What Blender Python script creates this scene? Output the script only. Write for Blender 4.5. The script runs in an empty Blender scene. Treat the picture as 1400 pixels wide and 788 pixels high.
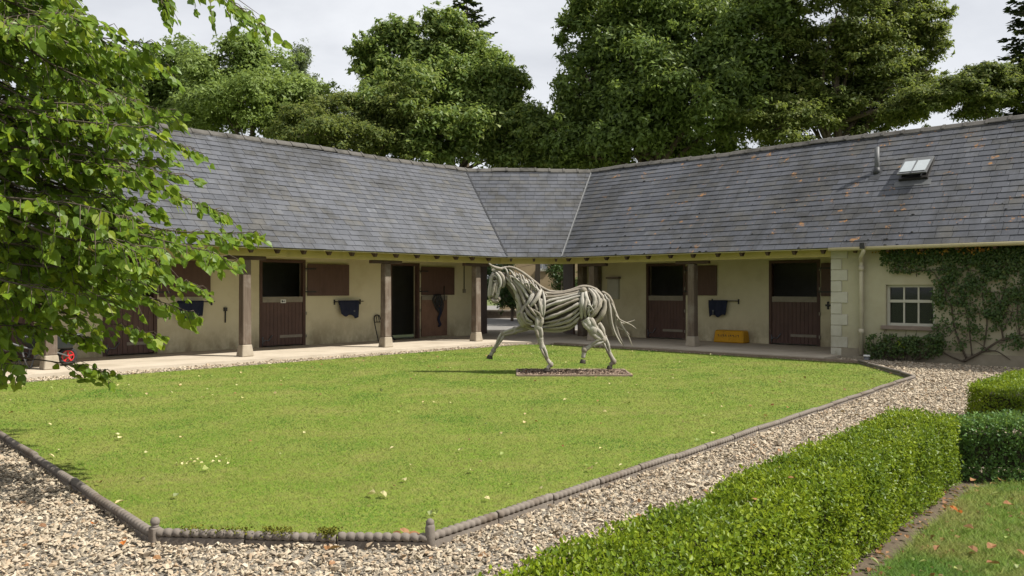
import bpy, bmesh, math, random
import numpy as np
from mathutils import Vector, Matrix, noise as mnoise
random.seed(7); RNG = np.random.default_rng(7)
scene = bpy.context.scene
COL = scene.collection
R = math.radians
U = random.uniform

# ------------------------------------------------------------------ camera
F = 1110.0; CH = 1.55; HY = 395.0
cam = bpy.data.cameras.new('camera'); camo = bpy.data.objects.new('camera', cam); COL.objects.link(camo)
camo.location = (0, 0, CH); camo.rotation_euler = (R(90), 0, 0)
cam.sensor_width = 36; cam.lens = 36 * F / 1400; cam.shift_y = 1 / 1400; cam.clip_start = 0.1; cam.clip_end = 2000
scene.camera = camo
# ------------------------------------------------------------------ sun and sky
SUN_E, SUN_PHI = 50.0, -13.0          # elevation; azimuth measured from +X towards +Y
sd = Vector((math.cos(R(SUN_E)) * math.cos(R(SUN_PHI)), math.cos(R(SUN_E)) * math.sin(R(SUN_PHI)), math.sin(R(SUN_E))))
sun = bpy.data.lights.new('sun', 'SUN'); sun.energy = 4.0; sun.angle = R(0.6); sun.color = (1.0, 0.955, 0.87)
suno = bpy.data.objects.new('sun', sun); COL.objects.link(suno); suno.location = (20, -2, 30)
suno.rotation_euler = sd.to_track_quat('Z', 'Y').to_euler()
world = bpy.data.worlds.new('World'); scene.world = world; world.use_nodes = True
wn = world.node_tree; wn.nodes.clear()
def N(nt, typ, **kw):
    n = nt.nodes.new(typ)
    for k, v in kw.items():
        if k in n.inputs: n.inputs[k].default_value = v
        else: setattr(n, k, v)
    return n
sky = N(wn, 'ShaderNodeTexSky', sky_type='NISHITA', sun_disc=False)
sky.sun_elevation = R(SUN_E); sky.sun_rotation = R(90 - SUN_PHI)
tc = N(wn, 'ShaderNodeTexCoord'); mp = N(wn, 'ShaderNodeMapping'); mp.inputs['Scale'].default_value = (1, 1, 2.6)
wn.links.new(tc.outputs['Generated'], mp.inputs[0])
cn = N(wn, 'ShaderNodeTexNoise', Scale=3.4, Detail=7.0, Roughness=0.55, Distortion=0.3); wn.links.new(mp.outputs[0], cn.inputs['Vector'])
cr = N(wn, 'ShaderNodeValToRGB'); cr.color_ramp.elements[0].position = .3; cr.color_ramp.elements[0].color = (3.35, 3.42, 3.62, 1)
cr.color_ramp.elements[1].position = .68; cr.color_ramp.elements[1].color = (4.75, 4.8, 4.9, 1)
wn.links.new(cn.outputs['Fac'], cr.inputs[0])
mx = N(wn, 'ShaderNodeMix', data_type='RGBA'); mx.inputs['Factor'].default_value = .92
wn.links.new(sky.outputs[0], mx.inputs['A']); wn.links.new(cr.outputs[0], mx.inputs['B'])
bg = N(wn, 'ShaderNodeBackground', Strength=0.1); wo = N(wn, 'ShaderNodeOutputWorld')
wn.links.new(mx.outputs['Result'], bg.inputs['Color']); wn.links.new(bg.outputs[0], wo.inputs[0])
vs = scene.view_settings; vs.view_transform = 'Standard'; vs.look = 'None'; vs.exposure = 1.0; vs.gamma = 1
scene.cycles.max_bounces = 8; scene.cycles.diffuse_bounces = 4; scene.cycles.transparent_max_bounces = 8
try:
    scene.cycles.use_denoising = True
except Exception: pass

# ------------------------------------------------------------------ frames: world (X,Y) and yard (a,b)
ROT = R(46.8); S_, C_ = math.sin(ROT), math.cos(ROT)
def W(a, b, z=0): return Vector((a * C_ - b * S_, a * S_ + b * C_, z))
def AB(X, Y): return (X * C_ + Y * S_, -X * S_ + Y * C_)
def at(x, y, Y):                                   # photo pixel at depth Y
    return Vector(((x - 700) / F * Y, Y, CH - (y - HY) / F * Y))
def gnd(x, y, z=0.0):
    t = (z - CH) / (-(y - HY) / F); return Vector(((x - 700) / F * t, t, z))
def onb(x, y, b):                                  # photo pixel on the plane b = const -> (a, b, z)
    q = (x - 700) / F; t = b / (C_ - S_ * q); return (t * (C_ * q + S_), b, CH - (y - HY) / F * t)
def ona(x, y, a):
    q = (x - 700) / F; t = a / (C_ * q + S_); return (a, t * (C_ - S_ * q), CH - (y - HY) / F * t)
def topx(P):                                       # world -> photo pixel
    return (700 + F * P[0] / P[1], HY - F * (P[2] - CH) / P[1])

# ------------------------------------------------------------------ materials
def newmat(name):
    m = bpy.data.materials.new(name); m.use_nodes = True; nt = m.node_tree
    p = nt.nodes['Principled BSDF']; return m, nt, p
def mixc(nt, fac, A, B, blend='MIX'):
    m = N(nt, 'ShaderNodeMix', data_type='RGBA', blend_type=blend)
    for sock, v in (('Factor', fac), ('A', A), ('B', B)):
        if hasattr(v, 'is_linked'): nt.links.new(v, m.inputs[sock])
        else: m.inputs[sock].default_value = v if sock == 'Factor' else (v[0], v[1], v[2], 1)
    return m.outputs['Result']
def noise(nt, scale, detail=5, rough=.6, coord='Object', stretch=None, dist=0):
    c = N(nt, 'ShaderNodeTexCoord'); o = c.outputs[coord]
    if stretch:
        mpn = N(nt, 'ShaderNodeMapping'); mpn.inputs['Scale'].default_value = stretch; nt.links.new(o, mpn.inputs[0]); o = mpn.outputs[0]
    n = N(nt, 'ShaderNodeTexNoise', Scale=scale, Detail=detail, Roughness=rough, Distortion=dist); nt.links.new(o, n.inputs['Vector'])
    return n.outputs['Fac']
def wpos_noise(nt, scale, detail=5, rough=.6, stretch=None):
    g = N(nt, 'ShaderNodeNewGeometry'); o = g.outputs['Position']
    if stretch:
        mpn = N(nt, 'ShaderNodeMapping'); mpn.inputs['Scale'].default_value = stretch; nt.links.new(o, mpn.inputs[0]); o = mpn.outputs[0]
    n = N(nt, 'ShaderNodeTexNoise', Scale=scale, Detail=detail, Roughness=rough); nt.links.new(o, n.inputs['Vector'])
    return n.outputs['Fac']
def ramp(nt, fac, lo, hi):
    m = N(nt, 'ShaderNodeMapRange'); nt.links.new(fac, m.inputs[0]); m.inputs[1].default_value = lo; m.inputs[2].default_value = hi
    return m.outputs[0]
def bump(nt, p, h, strength=.3, dist=.02):
    b = N(nt, 'ShaderNodeBump', Strength=strength, Distance=dist); nt.links.new(h, b.inputs['Height']); nt.links.new(b.outputs[0], p.inputs['Normal'])
def rnd_val(nt):                                   # per-piece random: face attribute plus object random
    a = N(nt, 'ShaderNodeAttribute', attribute_name='rnd'); oi = N(nt, 'ShaderNodeObjectInfo')
    s = N(nt, 'ShaderNodeMath', operation='ADD'); nt.links.new(a.outputs['Fac'], s.inputs[0]); nt.links.new(oi.outputs['Random'], s.inputs[1])
    f = N(nt, 'ShaderNodeMath', operation='FRACT'); nt.links.new(s.outputs[0], f.inputs[0]); return f.outputs[0]
def nmat(name, A, B, scale, rough=.8, bstr=.3, bdist=.01, lo=.3, hi=.7, stretch=None, dirt=None, dscale=1.2, dlo=.5, dhi=.75, spec=.3, metal=0, fine=None):
    m, nt, p = newmat(name)
    f = noise(nt, scale, 6, .65, stretch=stretch); c = mixc(nt, ramp(nt, f, lo, hi), A, B)
    if dirt:
        c = mixc(nt, ramp(nt, wpos_noise(nt, dscale, 6, .65), dlo, dhi), c, dirt)
    nt.links.new(c, p.inputs['Base Color']); p.inputs['Roughness'].default_value = rough; p.inputs['Specular IOR Level'].default_value = spec
    p.inputs['Metallic'].default_value = metal
    if bstr: bump(nt, p, noise(nt, fine or scale * 3, 5, .6, stretch=stretch), bstr, bdist)
    return m
def leafmat(name, cols, trans=.35, rough=.45, spec=.4, patch=None):
    m, nt, p = newmat(name)
    r = N(nt, 'ShaderNodeValToRGB'); el = r.color_ramp.elements
    while len(el) < len(cols): el.new(.5)
    for i, c in enumerate(cols): el[i].position = i / (len(cols) - 1); el[i].color = (*c, 1)
    nt.links.new(rnd_val(nt), r.inputs[0]); c = r.outputs[0]
    if patch: c = mixc(nt, ramp(nt, wpos_noise(nt, patch[1], 3, .5), .45, .62), c, patch[0], 'MULTIPLY')
    nt.links.new(c, p.inputs['Base Color']); p.inputs['Roughness'].default_value = rough; p.inputs['Specular IOR Level'].default_value = spec
    t = N(nt, 'ShaderNodeBsdfTranslucent'); tcol = mixc(nt, .35, c, (.30, .36, .05), 'MIX'); nt.links.new(tcol, t.inputs['Color'])
    ms = N(nt, 'ShaderNodeMixShader'); ms.inputs[0].default_value = trans
    out = nt.nodes['Material Output']; nt.links.new(p.outputs[0], ms.inputs[1]); nt.links.new(t.outputs[0], ms.inputs[2]); nt.links.new(ms.outputs[0], out.inputs[0])
    return m
M = {}
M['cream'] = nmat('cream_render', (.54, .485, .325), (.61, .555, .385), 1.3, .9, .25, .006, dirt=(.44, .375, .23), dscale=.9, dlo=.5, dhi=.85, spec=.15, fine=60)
M['creamwood'] = nmat('cream_painted_wood', (.50, .42, .18), (.42, .35, .14), 3, .6, .15, .004, dirt=(.30, .25, .11), dscale=2.5, dlo=.55, dhi=.85, fine=25)
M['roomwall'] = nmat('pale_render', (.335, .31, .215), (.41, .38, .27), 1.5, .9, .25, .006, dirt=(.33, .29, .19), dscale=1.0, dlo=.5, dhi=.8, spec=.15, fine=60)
M['quoin'] = nmat('quoin_stone', (.40, .38, .31), (.47, .45, .38), 4, .9, .3, .006, dirt=(.40, .38, .30), dscale=2, spec=.15)
M['plinth'] = nmat('plinth_concrete', (.27, .24, .18), (.20, .17, .12), 3, .95, .3, .01, spec=.15)
M['post'] = nmat('oak_post', (.080, .056, .040), (.145, .112, .084), 2.2, .8, .5, .01, stretch=(9, 9, .7), dirt=(.22, .19, .155), dscale=2.3, dlo=.50, dhi=.75, fine=5)
M['stonebase'] = nmat('post_base_stone', (.34, .295, .23), (.27, .23, .175), 6, .95, .4, .008, dirt=(.25, .21, .15), dscale=3)
M['darkwood'] = nmat('dark_rafter_wood', (.045, .028, .02), (.085, .055, .038), 5, .75, .3, .006)
M['door'] = nmat('brown_door_paint', (.086, .048, .037), (.108, .063, .05), 4, .55, .25, .005, stretch=(4, 4, .5), dirt=(.060, .034, .028), dscale=2.0, dlo=.5, dhi=.8, fine=8)
M['doorworn'] = nmat('worn_brown_door_paint', (.16, .09, .06), (.20, .12, .08), 4, .65, .3, .005, stretch=(3, 3, 1), dirt=(.11, .06, .042), dscale=2.6, dlo=.45, dhi=.75)
M['doorframe'] = nmat('door_frame_paint', (.065, .036, .028), (.09, .05, .038), 5, .6, .2, .004, dirt=(.20, .15, .11), dscale=5, dlo=.62, dhi=.75)
M['strip'] = nmat('chew_strip_galvanised', (.27, .24, .19), (.20, .175, .13), 8, .55, .2, .003, metal=.15)
M['iron'] = nmat('black_iron', (.012, .012, .013), (.025, .022, .02), 12, .5, .2, .002, spec=.5)
M['steel'] = nmat('galvanised_steel', (.16, .165, .17), (.11, .115, .12), 10, .6, .15, .002, metal=.5)
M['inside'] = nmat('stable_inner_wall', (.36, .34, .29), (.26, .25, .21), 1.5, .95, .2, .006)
M['gutter'] = nmat('cream_gutter', (.42, .37, .21), (.36, .31, .17), 4, .5, .1, .002, dirt=(.30, .27, .14), dscale=3.5, dlo=.52, dhi=.75)
M['pipe'] = nmat('downpipe_paint', (.47, .43, .33), (.40, .36, .27), 4, .5, .1, .002, dirt=(.34, .22, .15), dscale=3.0, dlo=.6, dhi=.8)
M['lead'] = nmat('lead_flashing', (.03, .031, .034), (.05, .052, .056), 7, .55, .2, .003)
M['leadpale'] = nmat('pale_lead_flashing', (.12, .123, .126), (.085, .088, .09), 7, .55, .2, .003)
M['skylight_pane'] = nmat('skylight_blind_glass', (.36, .39, .40), (.30, .33, .34), 3, .25, .05, .002, spec=.5)
M['white'] = nmat('white_paint', (.72, .72, .68), (.62, .62, .58), 5, .5, .05, .002)
M['winframe'] = nmat('window_frame_paint', (.44, .425, .36), (.38, .365, .30), 5, .5, .05, .002)
M['sill'] = nmat('sill_stone', (.23, .18, .15), (.16, .125, .10), 8, .9, .4, .006)
M['yellow'] = nmat('yellow_plastic', (.62, .33, .015), (.50, .25, .012), 3, .45, .05, .002, dirt=(.30, .15, .02), dscale=4, dlo=.55, dhi=.8)
M['navy'] = nmat('navy_cloth', (.012, .016, .034), (.022, .026, .05), 9, .85, .5, .01)
M['red'] = nmat('red_plastic', (.55, .03, .03), (.42, .025, .025), 5, .4, .05, .001)
M['rubber'] = nmat('black_rubber', (.018, .018, .018), (.03, .03, .03), 20, .8, .3, .003)
M['tray'] = nmat('dark_green_steel_tray', (.018, .024, .024), (.03, .036, .036), 6, .5, .1, .002)
M['bark'] = nmat('bark', (.075, .058, .042), (.14, .11, .08), 4, .95, .8, .03, stretch=(3, 3, .6))
M['twig'] = nmat('twig_bark', (.065, .050, .036), (.10, .08, .056), 10, .9, .5, .006)
M['soil'] = nmat('soil', (.075, .055, .038), (.13, .10, .07), 8, .98, .6, .02)
M['chips'] = leafmat('bark_chips', [(.09, .062, .045), (.21, .15, .11), (.36, .28, .215), (.15, .105, .08)], trans=0, rough=.9, spec=.1)
M['bedframe'] = nmat('bed_frame_timber', (.25, .19, .14), (.16, .12, .085), 5, .85, .4, .006)
M['rope_tile'] = nmat('rope_edging_concrete', (.135, .115, .098), (.20, .175, .15), 7, .95, .5, .008, dirt=(.10, .075, .055), dscale=3.0, dlo=.50, dhi=.72, spec=.15)
M['ridge'] = nmat('ridge_tile_concrete', (.070, .066, .060), (.115, .108, .098), 5, .95, .5, .012, dirt=(.04, .038, .034), dscale=1.6, dlo=.5, dhi=.68, spec=.15)
M['deck'] = nmat('roof_deck', (.018, .018, .02), (.028, .028, .03), 3, .9, .1, .004)
M['housewall'] = nmat('roughcast_house_wall', (.40, .31, .19), (.33, .25, .15), 1.5, .95, .3, .01)
def splash(key, col):
    m = M[key]; nt = m.node_tree; p = nt.nodes['Principled BSDF']; src = p.inputs['Base Color'].links[0].from_socket
    g = N(nt, 'ShaderNodeNewGeometry'); sx = N(nt, 'ShaderNodeSeparateXYZ'); nt.links.new(g.outputs['Position'], sx.inputs[0])
    zz = ramp(nt, sx.outputs[2], .75, .05); mu = N(nt, 'ShaderNodeMath', operation='MULTIPLY'); nt.links.new(zz, mu.inputs[0]); nt.links.new(ramp(nt, wpos_noise(nt, 2.4, 7, .7, (1, 1, .6)), .38, .62), mu.inputs[1])
    nt.links.new(mixc(nt, mu.outputs[0], src, col), p.inputs['Base Color'])
splash('cream', (.27, .225, .14)); splash('roomwall', (.24, .21, .14)); splash('quoin', (.24, .225, .16))
def slate_mat():
    m, nt, p = newmat('roof_slate')
    r = N(nt, 'ShaderNodeValToRGB'); el = r.color_ramp.elements; el.new(.35); el.new(.7)
    for e, (pos, c) in zip(el, ((0, (.046, .049, .058)), (.35, (.069, .072, .084)), (.7, (.082, .086, .099)), (1, (.112, .118, .134)))):
        e.position = pos; e.color = (*c, 1)
    nt.links.new(rnd_val(nt), r.inputs[0])
    c = mixc(nt, ramp(nt, wpos_noise(nt, 9, 5, .7), .35, .75), r.outputs[0], (.075, .079, .090))
    ad = N(nt, 'ShaderNodeMath', operation='MULTIPLY_ADD'); nt.links.new(rnd_val(nt), ad.inputs[0]); ad.inputs[1].default_value = .16; nt.links.new(wpos_noise(nt, .62, 7, .75, (1, 1, .7)), ad.inputs[2])
    c = mixc(nt, ramp(nt, ad.outputs[0], .54, .70), c, (.036, .036, .036))
    ad2 = N(nt, 'ShaderNodeMath', operation='MULTIPLY_ADD'); nt.links.new(rnd_val(nt), ad2.inputs[0]); ad2.inputs[1].default_value = .2; nt.links.new(wpos_noise(nt, 1.3, 6, .7), ad2.inputs[2])
    c = mixc(nt, ramp(nt, ad2.outputs[0], .62, .86), c, (.080, .076, .068))
    g0 = N(nt, 'ShaderNodeNewGeometry'); m1 = N(nt, 'ShaderNodeMapping'); m1.inputs['Rotation'].default_value = (0, 0, -ROT); nt.links.new(g0.outputs['Position'], m1.inputs[0])
    st = []
    for sc in ((2.6, .28, .28), (.28, 2.6, .28)):
        m2 = N(nt, 'ShaderNodeMapping'); m2.inputs['Scale'].default_value = sc; nt.links.new(m1.outputs[0], m2.inputs[0]); nn = N(nt, 'ShaderNodeTexNoise', Scale=1.0, Detail=5, Roughness=.65); nt.links.new(m2.outputs[0], nn.inputs['Vector']); st.append(nn.outputs['Fac'])
    sx0 = N(nt, 'ShaderNodeSeparateXYZ'); nt.links.new(g0.outputs['Position'], sx0.inputs[0])
    mf = N(nt, 'ShaderNodeMix', data_type='FLOAT'); nt.links.new(ramp(nt, sx0.outputs[0], .4, .9), mf.inputs[0]); nt.links.new(st[0], mf.inputs[2]); nt.links.new(st[1], mf.inputs[3])
    sm = N(nt, 'ShaderNodeMath', operation='MULTIPLY'); nt.links.new(ramp(nt, mf.outputs[0], .50, .70), sm.inputs[0]); sm.inputs[1].default_value = .75
    c = mixc(nt, sm.outputs[0], c, (.040, .041, .043))
    # pale bloom specks and orange lichen
    c = mixc(nt, ramp(nt, wpos_noise(nt, 24, 3, .6), .68, .74), c, (.16, .17, .18))
    g = N(nt, 'ShaderNodeNewGeometry'); sx = N(nt, 'ShaderNodeSeparateXYZ'); nt.links.new(g.outputs['Position'], sx.inputs[0])
    right = ramp(nt, sx.outputs[0], 2.0, 3.5)
    a = N(nt, 'ShaderNodeMath', operation='MULTIPLY'); nt.links.new(ramp(nt, wpos_noise(nt, 3.1, 5, .75), .62, .66), a.inputs[0])
    b = N(nt, 'ShaderNodeMath', operation='MULTIPLY'); nt.links.new(right, b.inputs[0]); b.inputs[1].default_value = .75; nt.links.new(b.outputs[0], a.inputs[1])
    c = mixc(nt, a.outputs[0], c, (.30, .145, .04))
    nt.links.new(c, p.inputs['Base Color']); p.inputs['Roughness'].default_value = .56; p.inputs['Specular IOR Level'].default_value = .35
    bump(nt, p, wpos_noise(nt, 30, 5, .65), .35, .006)
    return m
M['slate'] = slate_mat()
def lawn_mat():
    m, nt, p = newmat('turf')
    c = mixc(nt, ramp(nt, wpos_noise(nt, 1.1, 6, .6), .36, .66), (.125, .195, .02), (.18, .225, .038))
    c = mixc(nt, ramp(nt, wpos_noise(nt, 14, 4, .7), .4, .7), c, (.16, .155, .045))
    nt.links.new(c, p.inputs['Base Color']); p.inputs['Roughness'].default_value = .95; p.inputs['Specular IOR Level'].default_value = .1
    bump(nt, p, wpos_noise(nt, 60, 4, .7), .6, .02); return m
M['turf'] = lawn_mat()
def grass_mat():
    m, nt, p = newmat('grass_blades')
    r = N(nt, 'ShaderNodeValToRGB'); el = r.color_ramp.elements; el.new(.5); el.new(.85)
    for e, (pos, c) in zip(el, ((0, (.098, .180, .016)), (.5, (.132, .225, .021)), (.85, (.168, .252, .034)), (1, (.30, .265, .09)))):
        e.position = pos; e.color = (*c, 1)
    nt.links.new(rnd_val(nt), r.inputs[0])
    c = mixc(nt, ramp(nt, wpos_noise(nt, 1.3, 7, .7), .42, .62), r.outputs[0], (.225, .235, .058))
    c = mixc(nt, ramp(nt, wpos_noise(nt, .55, 7, .72), .54, .70), c, (.27, .235, .085))
    c = mixc(nt, ramp(nt, wpos_noise(nt, .7, 5, .65), .5, .66), c, (.075, .165, .014))
    nt.links.new(c, p.inputs['Base Color']); p.inputs['Roughness'].default_value = .6; p.inputs['Specular IOR Level'].default_value = .25
    g = N(nt, 'ShaderNodeNewGeometry'); va = N(nt, 'ShaderNodeVectorMath', operation='ADD'); nt.links.new(g.outputs['Normal'], va.inputs[0]); va.inputs[1].default_value = (0, 0, 1.3)
    vn = N(nt, 'ShaderNodeVectorMath', operation='NORMALIZE'); nt.links.new(va.outputs[0], vn.inputs[0]); nt.links.new(vn.outputs[0], p.inputs['Normal'])
    t = N(nt, 'ShaderNodeBsdfTranslucent'); nt.links.new(c, t.inputs['Color'])
    ms = N(nt, 'ShaderNodeMixShader'); ms.inputs[0].default_value = .25
    out = nt.nodes['Material Output']; nt.links.new(p.outputs[0], ms.inputs[1]); nt.links.new(t.outputs[0], ms.inputs[2]); nt.links.new(ms.outputs[0], out.inputs[0])
    return m
M['grass'] = grass_mat()
M['stones'] = leafmat('gravel_chips', [(0.261, 0.216, 0.154), (0.385, 0.327, 0.240), (0.331, 0.269, 0.195), (0.477, 0.418, 0.325), (0.292, 0.211, 0.136), (0.416, 0.350, 0.262), (0.201, 0.166, 0.125)], trans=0, rough=.9, spec=.2)
M['gravelbed'] = nmat('gravel_bed', (.22, .195, .16), (.34, .305, .25), 30, .95, .9, .03, lo=.35, hi=.65, dirt=(.14, .115, .085), dscale=7)
M['paving'] = nmat('concrete_paving', (.40, .345, .27), (.46, .40, .32), 1.6, .9, .2, .004, dirt=(.32, .27, .205), dscale=1.1, dlo=.48, dhi=.75, spec=.2)
M['ground'] = nmat('rough_grass', (.07, .10, .022), (.11, .12, .035), .8, .95, .6, .05)
M['yard'] = nmat('yard_tarmac', (.15, .14, .13), (.20, .19, .175), 6, .95, .4, .01)
def drift_mat():
    m, nt, p = newmat('weathered_driftwood')
    tc = N(nt, 'ShaderNodeTexCoord'); mpn = N(nt, 'ShaderNodeMapping'); mpn.inputs['Scale'].default_value = (16, 1.5, 1); nt.links.new(tc.outputs['UV'], mpn.inputs[0])
    n = N(nt, 'ShaderNodeTexNoise', Scale=1.6, Detail=6, Roughness=.7, Distortion=.5); nt.links.new(mpn.outputs[0], n.inputs['Vector'])
    c = mixc(nt, ramp(nt, n.outputs['Fac'], .3, .7), (.085, .078, .058), (.58, .55, .49))
    oi = N(nt, 'ShaderNodeObjectInfo'); c = mixc(nt, ramp(nt, oi.outputs['Random'], 0, 1.5), c, (.16, .125, .085))
    c = mixc(nt, ramp(nt, wpos_noise(nt, 5, 4, .6), .55, .78), c, (.34, .31, .255))
    nt.links.new(c, p.inputs['Base Color']); p.inputs['Roughness'].default_value = .75; p.inputs['Specular IOR Level'].default_value = .25
    bump(nt, p, n.outputs['Fac'], .7, .01); return m
M['drift'] = drift_mat()
M['gap_shade'] = nmat('driftwood_gap_shade', (.055, .046, .032), (.09, .075, .05), 6, .95, .5, .02)  # shade in the horse's gaps put into the colour
M['hoof'] = nmat('dark_hoof_wood', (.03, .024, .019), (.05, .04, .03), 9, .6, .3, .004)
def glass_mat():
    m, nt, p = newmat('window_glass'); p.inputs['Base Color'].default_value = (.02, .025, .025, 1); p.inputs['Roughness'].default_value = .06
    p.inputs['Specular IOR Level'].default_value = .5; p.inputs['Alpha'].default_value = .55; return m
M['glass'] = glass_mat()
M['fg_leaf'] = leafmat('lime_leaf', [(0.136, 0.227, 0.021), (0.087, 0.158, 0.017), (0.185, 0.286, 0.021), (0.123, 0.209, 0.028), (0.272, 0.336, 0.019)], trans=0.55, rough=.42, spec=.35)
M['box_leaf'] = leafmat('box_leaf', [(0.114, 0.188, 0.007), (0.183, 0.261, 0.009), (0.260, 0.321, 0.011), (0.076, 0.126, 0.009), (0.221, 0.292, 0.009)], trans=0.42, rough=.45, spec=.3, patch=((.62, .72, .8), 2.0))
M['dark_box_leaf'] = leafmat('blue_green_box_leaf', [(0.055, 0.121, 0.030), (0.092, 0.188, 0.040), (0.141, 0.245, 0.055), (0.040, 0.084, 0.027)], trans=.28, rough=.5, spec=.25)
M['climber_leaf'] = leafmat('climber_leaf', [(0.032, 0.064, 0.015), (0.049, 0.099, 0.022), (0.075, 0.123, 0.028), (0.037, 0.070, 0.020), (0.106, 0.140, 0.032)], trans=.3, rough=.45)
M['autumn_leaf'] = leafmat('turning_climber_leaf', [(.34, .17, .02), (.42, .26, .03), (.30, .11, .02), (.22, .19, .03)], trans=.3, rough=.5)
M['syc'] = leafmat('sycamore_leaf', [(0.103, 0.164, 0.039), (0.167, 0.247, 0.057), (0.256, 0.334, 0.072), (0.086, 0.136, 0.044), (0.318, 0.372, 0.090)], trans=0.5, rough=.5, spec=.3)
M['syc2'] = leafmat('pale_broadleaf', [(0.113, 0.171, 0.043), (0.165, 0.237, 0.059), (0.239, 0.319, 0.078), (0.101, 0.147, 0.039)], trans=0.5, rough=.5, spec=.3)
M['big'] = leafmat('dark_broadleaf', [(0.079, 0.126, 0.036), (0.132, 0.201, 0.046), (0.196, 0.271, 0.061), (0.064, 0.102, 0.036), (0.317, 0.377, 0.087)], trans=0.5, rough=.48, spec=.3)
M['yew'] = leafmat('golden_green_yew', [(0.100, 0.140, 0.036), (0.148, 0.194, 0.045), (0.208, 0.239, 0.055), (0.065, 0.102, 0.035), (0.196, 0.206, 0.061)], trans=0.5, rough=.6, spec=.2)
M['conifer'] = leafmat('dark_conifer_needles', [(0.018, 0.039, 0.018), (0.030, 0.054, 0.022), (0.042, 0.068, 0.024)], trans=.1, rough=.6, spec=.2)
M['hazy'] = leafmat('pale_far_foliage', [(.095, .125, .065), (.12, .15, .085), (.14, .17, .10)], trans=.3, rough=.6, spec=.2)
M['shrub'] = leafmat('garden_shrub_leaf', [(.022, .05, .012), (.04, .08, .016), (.055, .10, .02)], trans=.25, rough=.5)
M['brown_leaf'] = leafmat('brown_fallen_leaf', [(.20, .085, .035), (.27, .14, .06), (.34, .19, .10), (.15, .075, .04)], trans=.2, rough=.7, spec=.2)
M['orange_leaf'] = leafmat('orange_fallen_leaf', [(.42, .12, .02), (.50, .18, .03)], trans=.2, rough=.6)
M['pale_leaf'] = leafmat('pale_fallen_leaf', [(.52, .46, .20), (.62, .55, .30), (.42, .40, .20), (.55, .40, .22)], trans=.2, rough=.7, spec=.2)
M['green_leaf'] = leafmat('green_fallen_leaf', [(.20, .27, .06), (.27, .30, .08), (.17, .20, .09)], trans=.2, rough=.6, spec=.3)
M['hedge_shade'] = nmat('hedge_fill_shade', (.028, .026, .014), (.045, .04, .022), 9, .95, .3, .01)  # darkened so the fill box passes for shade inside the hedge
M['moss'] = leafmat('moss', [(.085, .095, .012), (.14, .13, .02), (.06, .075, .012)], trans=0, rough=.95, spec=.1)

# ------------------------------------------------------------------ builders
ORG = {}
def root(name, label, cat, loc, rot=0.0, group=None, ab=False):
    """Empty at the thing's base; parts are given in world (or yard a,b) coordinates and stored relative to it."""
    o = bpy.data.objects.new(name, None); COL.objects.link(o); o.empty_display_size = .2
    if ab:
        o.location = W(*loc); o.rotation_euler = (0, 0, ROT); ORG[o.name] = Vector(loc)
    else:
        o.location = loc; o.rotation_euler = (0, 0, rot); ORG[o.name] = Vector(loc)
    tag(o, label, cat, group); return o
def tag(o, label=None, cat=None, group=None, kind=None):
    if label: o['label'] = label
    if cat: o['category'] = cat
    if group: o['group'] = group
    if kind: o['kind'] = kind
    return o
def org(parent):
    p = parent
    while p is not None and p.name not in ORG: p = p.parent
    return ORG[p.name] if p is not None else Vector((0, 0, 0))
def link(name, me, mat, parent=None):
    o = bpy.data.objects.new(name, me); COL.objects.link(o)
    if mat is not None and len(me.materials) == 0: me.materials.append(mat)
    if parent is not None: o.parent = parent
    return o
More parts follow.
